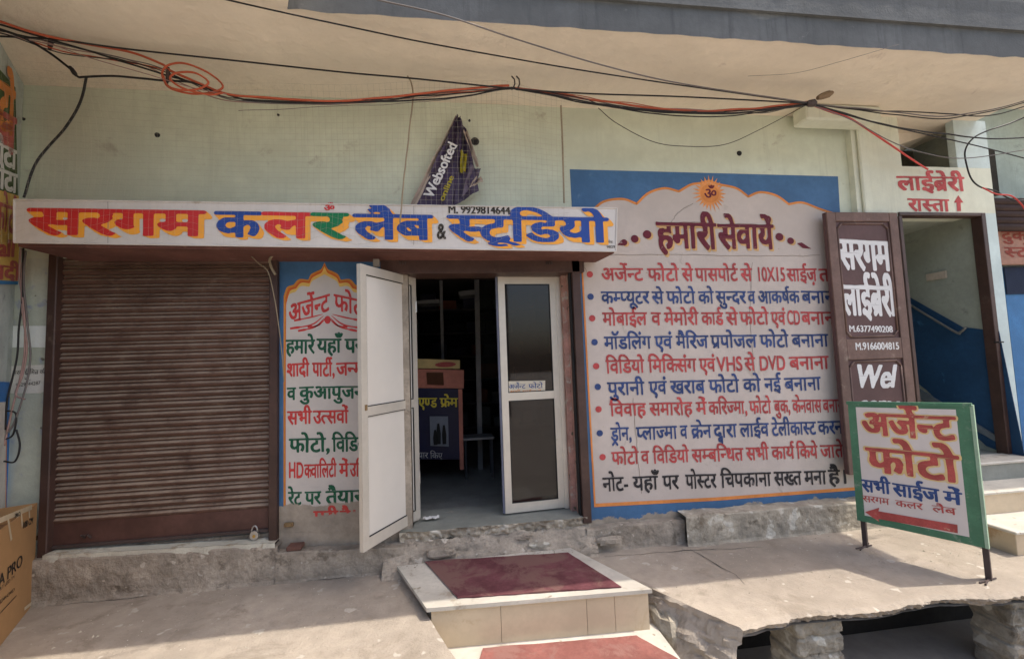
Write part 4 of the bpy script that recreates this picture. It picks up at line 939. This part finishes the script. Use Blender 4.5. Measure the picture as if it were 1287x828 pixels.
# ================================================================== signboard on iron legs
FA = onZ(1086.5, 687, .145); FB = onZ(1242, 729, .145)
BF = Frame((FA[0], FA[1], 0), (FB[0]-FA[0], FB[1]-FA[1], 0))
bd = thing('pavement_signboard', tuple((FA+FB)/2), 'white signboard with green edge and red arrow standing on iron legs on the pavement', 'signboard')
b0, b1, b2, b3 = [BF.hit(*p) for p in ((1066, 506), (1219, 508.5), (1239, 688), (1078, 653))]
MB().quadprism(BF, [b0, b1, b2, b3], -.012, .012).build('board', M_bgreen, bd)
lerp = lambda a, b, t: a+(b-a)*t
def inner(l, r, t, b):
    q = lambda u, v: lerp(lerp(b0, b1, u), lerp(b3, b2, u), v); return [q(l, t), q(1-r, t), q(1-r, 1-b), q(l, 1-b)]
polyst(BF, inner(.075, .10, .035, .055), 'face', M_bface, bd, .0135)
ww = np.linalg.norm(FB-FA)
mb = MB(); mb.quadprism(BF, [lerp(b0, b1, -.012)+(0, .012), lerp(b0, b1, 1.012)+(0, .012), lerp(b0, b1, 1.012)-(0, .012), lerp(b0, b1, -.012)-(0, .012)], -.018, .018); mb.build('frame_bar', M_bgreen, bd)
MB().quadprism(BF, [b1+(.0, 0), b1+(.018, 0), b2+(.018, 0), b2], -.018, .018).build('frame_bar', mat('pale_green_edge', (.30, .42, .30)), bd)
for (s, bb) in ((.0, b3), (ww, b2)):
    MB().quadprism(BF, [(s-.016, .14), (s+.016, .14), (s+.016, bb[1]+.25), (s-.016, bb[1]+.25)], -.045, -.013).build('leg', M_legs, bd)
    P_ = BF.P(s, .145, 0); n_ = BF.n
    mb = MB(); mb.tube([P_-n_*.10+(0, 0, .004), P_+n_*.10+(0, 0, .004)], .006, 6); mb.tube([P_-np.array((.10, .02, -.004)), P_+np.array((.08, .01, .004))], .005, 6); mb.build('foot', M_legs, bd)
bk = dict(h=.0165)
letters(BF, [('अर्जेन्ट', (1083, 518.5), (1198.5, 524), (1083, 544))], M_bred, bd, bold=(.032, .025), under=.04, sm=M_byel, **bk)
letters(BF, [('फोटो', (1090, 561.5), (1204, 572.5), (1090, 590))], M_bred, bd, bold=(.034, .026), under=.04, sm=M_byel, **bk)
letters(BF, [('सभी', (1084, 602), (1119, 605.5), (1084, 616)), ('साईज', (1123, 606.5), (1180, 614), (1123, 621)), ('में', (1187, 616.5), (1208, 618.5), (1187, 631))], M_bblue, bd, bold=(.035, .025), **bk)
letters(BF, [('सरगम', (1085, 621.5), (1118, 626), (1085, 629)), ('कलर', (1126, 627.5), (1160, 632), (1126, 635)), ('लैब', (1172, 634), (1202, 638), (1172, 642))], M_bred, bd, bold=(.02, .01), **bk)
polyst(BF, [BF.hit(*p) for p in ((1088, 642.5), (1106, 637), (1105, 641.5), (1204, 658.5), (1204.5, 669), (1105, 651), (1106, 655))], 'arrow_mark', M_bred, bd, .0165)

# ================================================================== cardboard carton
c_a = onZ(42, 758, .145); c_b = onZ(5, 805, .145); ud = (c_b-c_a); ud[2] = 0; ud /= np.linalg.norm(ud)
ch = CAM + ray(40, 632)*(c_a[1]/ray(40, 632)[1]); top = ch[2]
cf = Frame((c_a[0], c_a[1], 0), ud)
cf = Frame((c_a[0], c_a[1], 0), -ud) if cf.n[0] < 0 else cf
sgn = 1 if np.dot(cf.u, ud) > 0 else -1
cb = thing('cardboard_carton', tuple(c_a), 'tall flattened brown cardboard television carton leaning at the left edge', 'box')
L_ = 1.25; th = .24
def CP(a0, a1, b0, b1, h0, h1): return MB().quadprism(cf, [(sgn*a0, b0), (sgn*a1, b0), (sgn*a1, b1), (sgn*a0, b1)], h0, h1)
CP(0, L_, .145, top, -.006, 0).build('side', M_card, cb); CP(0, L_, .145, top-.01, -th, -th+.006).build('side', M_card, cb)
CP(0, .006, .145, top, -th+.006, -.006).build('end', M_card, cb); CP(L_-.006, L_, .145, top, -th+.006, -.006).build('end', M_card, cb)
CP(.006, L_-.006, top-.12, top-.115, -th+.01, -.008).build('inner_flap', M_cardin, cb)
mb = MB(); e0 = cf.P(0, top, -th); e1 = cf.P(sgn*L_, top, -th); e2 = e1-cf.n*.10+np.array((0, 0, .10)); e3 = e0-cf.n*.10+np.array((0, 0, .10))
mb.add([e0, e1, e2, e3, e0-cf.n*.006, e1-cf.n*.006, e2-cf.n*.006, e3-cf.n*.006], [(0, 1, 2, 3), (4, 5, 6, 7), (0, 1, 5, 4), (1, 2, 6, 5), (2, 3, 7, 6), (3, 0, 4, 7)]); mb.build('flap', M_cardin, cb)
polyst(cf, [cf.hit(*p) for p in ((-40, 672), (0, 650), (40, 634), (40, 640), (0, 657), (-40, 680))], 'tape', M_tape, cb, .001)
for pts in ([(8, 648), (10, 647), (15, 677), (13, 680)], [(25, 641), (27, 640), (28.5, 658), (27, 664)], [(35, 636), (37, 635), (37.5, 650), (36, 651)], [(19, 643.5), (24, 641.5), (25, 648), (20, 651)]): polyst(cf, [cf.hit(*p) for p in pts], 'tape', M_tape, cb, .0016)
letters(cf, [('4A PRO', (-8, 730), (28, 696.5), (-8, 744))], M_print, cb, bold=(.02, .015), h=.003)
letters(cf, [('108 CM', (28, 657), (41, 650), (28, 664))], M_print, cb, bold=(.03, .02), h=.003)
letters(cf, [('PRO', (18, 646.5), (25, 643), (18, 651))], M_print, cb, bold=(.03, .02), h=.003)
letters(cf, [('SMART LED TV', (-10, 746), (18, 722), (-10, 750))], M_print, cb, bold=(0, 0), h=.003)
letters(cf, [('ANDROID', (-10, 763), (18, 738), (-10, 767))], M_print, cb, bold=(0, 0), h=.003)
ribbon(cf, [(-5, 775), (20, 748)], .006, 'print_line', M_print, cb, .003)
polyst(cf, [cf.hit(*p) for p in ((30, 763), (40, 755), (40, 759), (30, 767))], 'label_print', M_tape, cb, .003)

# ================================================================== left edge: column with vinyl banners
lp0 = np.array((-3.37, 3.75, 0)); lp1 = np.array((-2.88, 2.90, 0))
LF = Frame(lp0, lp0-lp1); LF = LF if LF.n[0] > 0 else Frame(lp0, lp1-lp0)
s_ = 1 if np.dot(LF.u, lp1-lp0) > 0 else -1
lc = thing('side_wall', (-3.5, 3.4, 0), 'dirty whitewashed side wall at the left edge of the shopfront', 'wall')
MB().quadprism(LF, [(0, .1), (s_*1.6, .1), (s_*1.6, ZS-.004), (0, ZS-.004)], -.14, 0).build('wall', mat('dirty_whitewash', (.48, .52, .49), var=.15, dirt=((.25, .27, .27), .58, 6), spots=((.1, .1, .1), .72, 18), streak=.3), lc)
_e = LF.P(s_*1.6, 0, -.14); _s = LF.P(0, 0, -.14)
MB().hexa([(-12, _e[1], -.2), (_e[0]-.002, _e[1]+.001, -.2), (_s[0]-.01, _s[1], -.2), (-12, _s[1], -.2), (-12, _e[1], ZS-.004), (_e[0]-.002, _e[1]+.001, ZS-.004), (_s[0]-.01, _s[1], ZS-.004), (-12, _s[1], ZS-.004)]).build('wall', M_libwall, lc)
def ban(pts, name, m, label, h=.006):
    q = [LF.hit(*p) for p in pts]; o = MB().quadprism(LF, q, h-.003, h).build(name, m, origin=tuple(LF.P(*q[0], h)), label=label, cat='banner'); return o
bn1 = ban([(-60, 20), (18, 110), (21, 246), (-60, 225)], 'vinyl_banner', mat('banner_green', (.07, .11, .04), var=.4, vs=5), 'dark green and orange vinyl banner high on the left side wall')
letters(LF, [('फोटो', (-32, 82), (17, 116), (-32, 150))], M_orangeR, bn1, h=.008, bold=(.06, .04)); letters(LF, [('लैब', (-26, 125), (18, 150), (-26, 180))], M_bred, bn1, h=.008, bold=(.06, .04))
letters(LF, [('कोटा', (-20, 170), (19, 190), (-20, 198))], M_wletter, bn1, h=.008, bold=(.05, .04)); letters(LF, [('कोटा', (-20, 205), (20, 220), (-20, 232))], M_wletter, bn1, h=.008, bold=(.05, .04))
bn2 = ban([(-60, 222), (21, 246), (23, 357), (-60, 352)], 'vinyl_banner', mat('banner_yellow', (.68, .46, .12), var=.15, vs=4), 'yellow vinyl banner with red letters on the left side wall', .012)
letters(LF, [('ठ फोटो', (-28, 245), (20, 262), (-28, 285))], M_bred, bn2, h=.014, bold=(.02, .02)); letters(LF, [('call', (-18, 300), (16, 304), (-18, 322))], M_bred, bn2, h=.014, bold=(.04, .03)); letters(LF, [('शादी', (-26, 330), (22, 336), (-26, 350))], M_bred, bn2, h=.014, bold=(.04, .03))
polyst(LF, [LF.hit(*p) for p in ((-60, 349), (23, 353.5), (23.5, 357.5), (-60, 356))], 'blue_hem', mat('hem_blue', (.05, .2, .42)), bn2, .0145)
bn3 = ban([(-60, 478), (10.5, 480), (10.5, 650), (-60, 660)], 'wall_poster', mat('poster_blue', (.03, .17, .48), rough=.5), 'blue poster with orange inner border low on the left side wall')
polyst(LF, [LF.hit(*p) for p in ((-60, 508), (6, 505), (5, 640), (-60, 650))], 'poster_ground', mat('poster_cream', (.6, .56, .5)), bn3, .0085)
ribbon(LF, [(6, 505), (5, 640)], .018, 'poster_border', M_orangeR, bn3, .0092)
# paper notices on the green strip
NW = Frame((0, WY-.004, 0), (1, 0, 0))
pn = MB().quadprism(WALL, [WALL.hit(*p) for p in ((14, 460), (61, 458), (61, 487), (52, 494), (13, 494))], .002, .005).build('paper_notice', mat('notice_paper', (.74, .71, .64), var=.08), label='torn paper notice with handwritten Hindi beside the shutter', cat='notice')
letters(WALL, [('सरस ई-मित्र की', (17, 466), (59, 464.5), (17, 471))], M_print, pn, h=.007, bold=(0, 0)); letters(WALL, [('नं.', (32, 474), (40, 473.5), (32, 478))], M_print, pn, h=.007, bold=(0, 0)); letters(WALL, [('9529144287', (21, 482), (52, 479), (21, 486))], M_print, pn, h=.007, bold=(0, 0))
MB().quadprism(WALL, [WALL.hit(*p) for p in ((13.5, 409.5), (59.5, 409.5), (59.5, 436.5), (13.5, 436.5))], .002, .006).build('blank_plate', mat('pale_plate', (.82, .84, .80), rough=.6, var=.05), label='blank pale rectangular plate on the green wall behind the cables', cat='plate')

# ================================================================== torn banner on the upper wall
tbn = thing('torn_banner', tuple(H(577, 147, 3.68)), 'torn purple printed banner caught behind the bird net above the sign', 'banner')
TF = Frame((0, 3.66, 0), (1, 0, 0))
def cloth(pxq, name, m, h=0., amp=.035, n=26):
    q = [TF.hit(*p) for p in pxq]; mb = MB()
    def f(u, v, off=0):
        a = q[0]+(q[1]-q[0])*u; b = q[3]+(q[2]-q[3])*u; s = a+(b-a)*v
        return TF.P(s[0], s[1], h+amp*math.sin(u*7+v*3)*.5+amp*nz((u*3, v*3, h), 1)+.012*nz((u*8, v*9, h), 1.3)-off)
    mb.grid(f, n, n); mb.grid(lambda u, v: f(u, v, .002), n, n); return mb.build(name, m, tbn, smooth=True)
M_pur = mat('purple_vinyl', (.062, .042, .085), rough=.5, var=.3, vs=6); M_vin = mat('cream_vinyl_back', (.50, .40, .33), rough=.6, var=.15)
cloth([(574, 146), (579, 146), (571, 259), (522, 259)], 'sheet', M_pur)
cloth([(572, 148), (576, 147), (524, 259), (515, 259)], 'hem', M_vin, .004)
cloth([(578, 150), (586, 163), (602, 240), (571, 259)], 'sheet', M_pur, .01)
cloth([(582, 168), (587, 166), (603, 213), (597, 210)], 'fold', M_vin, .03)
cloth([(597, 226), (604, 224), (607, 230), (590, 238)], 'fold', M_vin, .035)
cloth([(590, 210), (604, 214), (600, 228), (580, 250)], 'fold', mat('faded_purple_vinyl', (.14, .11, .15), var=.3), .028)
cloth([(579, 192), (587, 196), (585, 218), (578, 219)], 'patch', mat('yellow_vinyl', (.4, .33, .03), var=.3), .034)
def rot_letters(txt, p0, p1, ph, m, parent, h):
    a = TF.hit(*p0); b = TF.hit(*p1); fr = Frame(TF.P(0, 0, 0), TF.u*(b-a)[0]+TF.v*(b-a)[1], TF.v*(b-a)[0]-TF.u*(b-a)[1])
    return letters(fr, [(txt, ph[0], ph[1], ph[2])], m, parent, h=h, bold=(.03, .02))
rot_letters('Websofted', (537, 250), (568, 182), [(533.5, 247), (565, 180), (543.5, 252)], M_wletter, tbn, .035)
rot_letters('online', (552, 256), (566, 222), [(552, 253), (565, 222), (557, 257)], MATS['yellow_vinyl'], tbn, .035)
# wall fixings: drilled holes and a round spotlight stub
for (x, y, r) in ((198, 170, .016), (597, 178, .03), (929, 193, .02), (30, 150, .01), (350, 145, .008), (590, 152, .008)):
    p = H(x, y); mb = MB(); mb.tube([(p[0], WY-.012, p[2]), (p[0], WY-.0005, p[2])], [r, r*1.3], 12); mb.build('wall_plug', M_rub, bld)

# ================================================================== overhead cables
def cable(pts, Y, r, m, label, wob=0.0, group='cables strung below the balcony', n=8):
    Ys = Y if isinstance(Y, (list, tuple)) else [Y]*len(pts)
    P = [onY(p[0], p[1], y) for p, y in zip(pts, Ys)]
    P = [onZ(q[0], q[1], 4.06) if p[2] > 4.06 else p for p, q in zip(P, pts)]
    S = spline(P, n)
    S = [s+np.array((0, wob*nz(s, 3, r*900), wob*nz(s, 4, r*500+2))) for s in S]
    mb = MB(); mb.tube(S, r, 6); return mb.build('cable', m, label=label, cat='cable', smooth=True, group=group)
CY = 3.22
cable([(-60, 12), (0, 28), (60, 46), (120, 58), (170, 68), (205, 82), (216, 90), (280, 116), (340, 124), (430, 127), (500, 121), (590, 111), (640, 108)], CY, .008, M_cabler, 'orange cable entering from the left into the coil', .01)
cable([(205, 95), (212, 110), (240, 118), (268, 116), (280, 108), (262, 92), (232, 80), (210, 83), (204, 96), (216, 111), (245, 113), (262, 104), (245, 92), (222, 92), (214, 100), (232, 112), (262, 119), (280, 117)], [CY-.02]*9+[CY-.04]*9, .007, M_cabler, 'coil of orange cable hanging under the soffit')
cable([(-60, 44), (0, 46), (70, 50), (160, 62), (300, 77), (430, 91), (520, 99), (648, 112), (740, 118), (860, 122), (1015, 130)], CY-.03, .006, M_cable, 'straight black cable running the full width to the right hand knot')
cable([(-60, 10), (0, 32), (80, 55), (160, 80), (220, 97), (275, 115), (330, 128), (430, 129), (510, 127), (590, 121), (645, 110), (690, 119), (740, 129), (800, 138), (860, 143), (940, 141), (1015, 131)], CY+.01, .006, M_cable, 'sagging black cable passing through the orange coil', .01)
cable([(-30, 28), (0, 38), (30, 48), (60, 66), (90, 88), (98, 97), (107, 97), (150, 95), (200, 101), (240, 104), (275, 117)], CY, .008, M_cable, 'knobbly black cable dropping left of the orange coil', .02)
cable([(108, 97), (104, 118), (96, 140), (82, 162), (62, 186), (48, 204), (38, 228), (30, 249)], [3.25, 3.3, 3.35, 3.4, 3.42, 3.42, 3.4, 3.36], .008, M_cable, 'black cable dropping to the left end of the shop sign', .02)
cable([(230, -14), (285, 0), (360, 17), (430, 32), (530, 53), (640, 73), (740, 90), (860, 108), (1015, 130)], [3.0]*7+[3.1, 3.2], .005, M_cable, 'thin black cable crossing diagonally under the balcony edge')
cable([(440, -12), (475, 0), (560, 20), (650, 50), (760, 83), (860, 106), (1015, 129)], [2.9]*5+[3.05, 3.2], .005, M_cableg, 'thin grey cable falling from the top of the picture to the knot')
cable([(648, 111), (700, 117), (760, 128), (860, 139), (950, 136), (1015, 128)], CY, .008, M_cabler, 'orange cable between the net hook and the right hand knot', .008)
cable([(648, 113), (700, 121), (760, 132), (860, 141), (950, 140), (1015, 132)], CY-.02, .005, M_cable, 'black cable bundled under the orange cable', .008)
cable([(648, 113), (690, 120), (740, 131), (850, 146), (930, 144), (1012, 133)], CY+.02, .005, M_cable, 'lowest black cable of the bundle right of the net', .01)
for k, (ys) in enumerate(([138, 144, 146, 139, 124], [141, 147, 149, 141, 126], [139, 141, 143, 146, 131])):
    cable([(1020, 131), (1100, ys[0]), (1150, ys[1]), (1190, ys[2]), (1240, ys[3]), (1300, ys[4])], CY+.02*k, .005, M_cable if k else M_cableg, ['grey cable of the sagging bundle right of the knot', 'black cable of the sagging bundle right of the knot', 'lowest cable of the sagging bundle right of the knot'][k], .01)
cable([(1018, 131), (1045, 141), (1070, 150), (1110, 176), (1150, 203), (1166, 213)], [3.2, 3.25, 3.3, 3.45, 3.6, 3.66], .009, M_cablered, 'red cable slanting down to the library wall')
cable([(1020, 130), (1075, 147), (1130, 160), (1200, 170), (1250, 175), (1310, 172)], [3.2]*6, .006, M_cable, 'black cable sagging past the ventilation opening', .01)
cable([(1020, 132), (1070, 151), (1120, 178), (1160, 192), (1215, 199), (1310, 185)], [3.2]*6, .004, M_cableg, 'thin grey cable crossing the ventilation opening')
cable([(1020, 131), (1090, 152), (1150, 166), (1230, 184), (1310, 205)], 3.25, .005, M_cable, 'black cable leaving the frame at the right above the coil')
cable([(1300, 142), (1270, 155), (1240, 165), (1222, 175), (1213, 190), (1215, 208), (1221, 225), (1232, 235), (1250, 240), (1275, 252), (1295, 250)], 3.5, .007, M_cable, 'black cable looping down the pale pier at the right')
cable([(1235, 236), (1252, 244), (1270, 246), (1282, 255), (1290, 266)], 3.48, .007, M_cablered, 'short red cable end at the bundle on the right')
cable([(752, 136), (775, 155), (820, 178), (860, 184), (910, 182), (955, 163), (1010, 134)], 3.3, .003, M_cable, 'thin black wire hanging in a bow over the blue panel')
cable([(50, 50), (110, 72), (180, 92), (240, 110), (285, 119)], CY-.03, .003, M_cablep, 'thin pale wire left of the coil')
for k, pts in enumerate(([(27, 312), (25, 350), (31, 400), (30, 440), (24, 480), (14, 520), (4, 560)], [(33, 315), (30, 360), (35, 410), (37, 450), (32, 490), (18, 530), (8, 545)], [(30, 312), (28, 372), (24, 410), (20, 450), (10, 500), (6, 540)], [(29, 330), (27, 380), (33, 430), (28, 470), (20, 495), (32, 502)], [(20, 540), (24, 560), (18, 580), (4, 580)], [(5, 515), (20, 520), (16, 545), (6, 552)])):
    cable(pts, [3.64]*len(pts), .006, [M_cablep, M_cableg, M_cable, M_cablep, M_cable, M_cable][k], ['pinkish wire', 'grey wire', 'black wire', 'second pinkish wire', 'curled black wire end', 'small black wire loop'][k]+' running down the green strip at the left', .01, 'wires down the left wall')
random.seed(11)
for k in range(5):
    o = [random.uniform(-3, 3) for _ in range(8)]
    cable([(-60, 30+o[0]), (0, 40+o[1]), (80, 62+o[2]*2), (160, 78+o[3]*2), (230, 100+o[4]*2), (300, 124+o[5]), (430, 129+o[6]), (540, 120+o[7]), (644, 111)], CY+.012*k, .0032+.0006*(k % 3), [M_cable, M_cableg, M_cabler, M_cable, M_cablep][k], ['thin black wire', 'thin grey wire', 'thin orange wire', 'second thin black wire', 'thin pale wire'][k]+' woven into the bundle left of the net hook', .015)
    cable([(650, 111), (720, 122+o[1]), (800, 136+o[2]*1.5), (880, 141+o[3]*1.5), (950, 139+o[4]), (1014, 131)], CY+.012*k, .0032+.0006*(k % 3), [M_cable, M_cablep, M_cable, M_cabler, M_cableg][k], ['thin black wire', 'thin pale wire', 'second thin black wire', 'thin orange wire', 'thin grey wire'][k]+' woven into the bundle right of the net hook', .015)
cable([(300, 150-10), (380, 136), (470, 132), (560, 126), (640, 112)], CY+.05, .002, M_cableg, 'fine grey thread sagging just under the cable bundle', .01)
cable([(940, 96), (1000, 92), (1055, 78), (1130, 56)], 3.3, .0015, M_cableg, 'hair thin wire across the underside of the balcony')
# tape wraps, hooks, knot
def wrap(px, py, Y, r, l, name, m, label, ang=0):
    p = onY(px, py, Y); mb = MB(); d = np.array((math.cos(ang), 0, math.sin(ang)))*l/2
    mb.tube([p-d, p-d*.4, p+d*.4, p+d], [r*.6, r, r*1.1, r*.5], 8); return mb.build(name, m, label=label, cat='fixing')
wrap(1020, 130, 3.2, .03, .09, 'cable_knot', M_legs, 'dark knot where all the cables meet at the right', .1)
wrap(1037, 120, 3.2, .028, .16, 'leaf_scrap', mat('dry_leaf', (.22, .15, .09)), 'dry brown leaf stuck on the cable knot', .35)
wrap(92, 90, CY, .014, .08, 'tape_wrap', M_cable, 'taped joint on the black cable at the left', -1)
wrap(211, 95, CY, .012, .12, 'cable_hook', M_legs, 'iron hook holding the left side of the coil', 1.5)
wrap(64, 53, CY, .014, .12, 'cable_hook', M_legs, 'iron hook below the soffit at the far left', 1.45)
for px in (645, 651):
    mb = MB(); P = [onY(px+x, y, CY) for x, y in ((-2, 96), (1.5, 100), (2, 106), (0, 111), (-2, 113))]; mb.tube(P, .006, 6); mb.build('cable_hook', M_legs, label='iron hook under the soffit carrying the net and cables' if px < 648 else 'second iron hook just right of the first above the banner', cat='hook')
mb = MB(); P = spline([onY(*p, 3.3) for p in ((512, 96), (517, 104), (519, 120), (516, 150), (513, 180), (508, 220), (505, 258), (503, 280))], 8)
P = [p+np.array((.006*nz(p, 9), 0, 0)) for p in P]; mb.tube(P, .0065, 6); mb.build('rope', M_rope, label='frayed vertical rope hanging on the net above the sign', cat='rope')
mb = MB(); P = [onY(*p, 3.55) for p in ((705, 133), (707, 180), (709, 255))]; mb.tube(P, .008, 6); mb.build('rope', M_rope, label='thin cord at the right edge of the net', cat='rope')
mb = MB(); P = spline([onY(*p, 3.6) for p in ((344, 320), (339, 326), (341, 336), (346, 345))], 5); mb.tube(P, .010, 6); P = spline([onY(*p, 3.6) for p in ((314, 320), (325, 331), (337, 342), (345, 375), (349, 400), (354, 440), (357, 480))], 6); mb.tube(P, .004, 5)
mb.build('rope', M_rope, label='tangled cord tied to the right shutter guide', cat='rope')

# ================================================================== bird net draped from the cables over the sign
mb = MB()
xa, xb = H(20, 200, 3.3)[0]-.0, H(706, 200, 3.45)[0]
zt_pts = [(-3.4, 4.02), (-2.2, 3.95), (-1.6, 3.9), (-.9, 3.92), (-.3, 3.97), (.45, 4.03), (.75, 3.93), (1.1, 3.9)]
def ztop(x): return float(np.interp(x, [p[0] for p in zt_pts], [p[1] for p in zt_pts]))
def npos(x, t):
    """t 0 at the top cord, 1 at the lower hem"""
    z1 = ztop(x); zs = 3.035; y0 = 3.26+.02*nz((x, 0, 0), 2)
    if t < .8: k = t/.8; z = z1+(zs-z1)*k; y = y0+(SGY-.012-y0)*k+.05*math.sin(math.pi*k)*(1+nz((x, k, 2), 1.3))
    else: k = (t-.8)/.2; z = zs-(.22+.10*abs(math.sin(x*6.5)))*k; y = SGY-.012
    return np.array((x+.02*nz((x*2, t*3, 4), 1.4), y, z))
NR = .00055
nx_ = int((.93+3.35)/.042); ny_ = 26
def rib(P, w=None):
    mb.tube(P, [.0007 if p[0] > -1.2 else .0004 for p in P], 3)
for i in range(nx_+1):
    x = -3.35+i*.042
    if x > -2.9 and x < -.9 and (i % 2) and 0: continue
    rib([npos(x, t/14) for t in range(15)])
for j in range(ny_+1):
    rib([npos(-3.35+.1045*k, j/ny_) for k in range(42)])
mb.build('bird_net', M_net, label='fine pale bird net hanging from the cables over the shop sign', cat='net')

def gz(x, y): return .14+.005*fbm((x, y, 0), 2.4)+.0035 if x > .9 else .14+.004*fbm((x, y, 0), 3)+.006*nz((x, y, 0), 1.3)+.0035
def gcrack(pts, w, label, par):
    q = [onZ(*p, .14) for p in pts]; S = spline(q, 14); n = len(S); V = []
    for i, p in enumerate(S):
        t = S[min(i+1, n-1)]-S[max(i-1, 0)]; t /= np.linalg.norm(t)+1e-9; k = np.array((-t[1], t[0], 0)); p = p+k*.02*nz(p*6, 1)+k*.008*nz(p*30, 1); ww = w*(.5+abs(nz(p*9, 1.0, 4)))*(.3+.7*math.sin(math.pi*i/(n-1)))
        for s_ in (1, -1): r_ = p+k*ww*s_; V.append((r_[0], r_[1], gz(r_[0], r_[1])))
    mb = MB(); mb.add(V, [(2*i, 2*i+1, 2*i+3, 2*i+2) for i in range(n-1)]); mb.build('ground_crack', M_dark, kind='structure', label=label)
gcrack([(866, 690), (885, 700), (915, 718), (938, 735)], .004, 'oblique crack across the right pavement slab', None)
gcrack([(760, 700), (830, 694), (900, 690), (960, 688)], .004, 'crack along the foot of the services wall', None)
gcrack([(60, 762), (160, 752), (260, 738), (330, 733), (420, 727), (498, 716)], .006, 'dark open joint where the plinth meets the left pavement', None)
mb = MB(); random.seed(21)
for k in range(1500):
    if k % 3 == 0: x = random.uniform(-3.2, -.6); y = random.triangular(2.7, 3.66, 3.6)
    elif k % 3 == 1: x = random.uniform(1.3, 4.2); y = random.triangular(2.6, 3.62, 3.55)
    else: x = random.uniform(-.5, 1.2); y = random.uniform(3.45, 3.6)
    if -.55 < x < 1.5 and y < 3.5: continue
    if x > .9 and x < 1.0+.62*(3.62-y)/.95: continue
    s_ = random.uniform(.0012, .0045)*(1.8 if random.random() < .06 else 1); z = gz(x, y)-.003; 
    if -.5 < x < .9: z = .222 if y < 3.6 else .14
    r3 = lambda: s_*random.uniform(.6, 1.3)
    mb.add([(x-r3(), y-r3(), z), (x+r3(), y-r3(), z), (x+r3(), y+r3(), z), (x-r3(), y+r3(), z), (x, y, z+r3())], [(0, 1, 4), (1, 2, 4), (2, 3, 4), (3, 0, 4), (3, 2, 1, 0)])
mb.build('grit', M_plaster2, kind='stuff', label='fine grit and plaster crumbs scattered on the pavement', cat='grit')

# ================================================================== opposite side of the street (seen only in the door glass)
op = thing('opposite_building', (0, -9, -.5), 'plain building across the street mirrored in the door glass', 'building')
MB().box(-9, 4, -9.4, -9, -.5, 5.6).build('wall', mat('opposite_wall', (.10, .09, .085)), op)
for k in range(4): MB().cbox(-8.5+k*3.1, -6.2+k*3.1, -9.0, -8.96, -.3, 2.3).build('shutter', mat('opposite_shutter', (.06, .05, .05)), op)
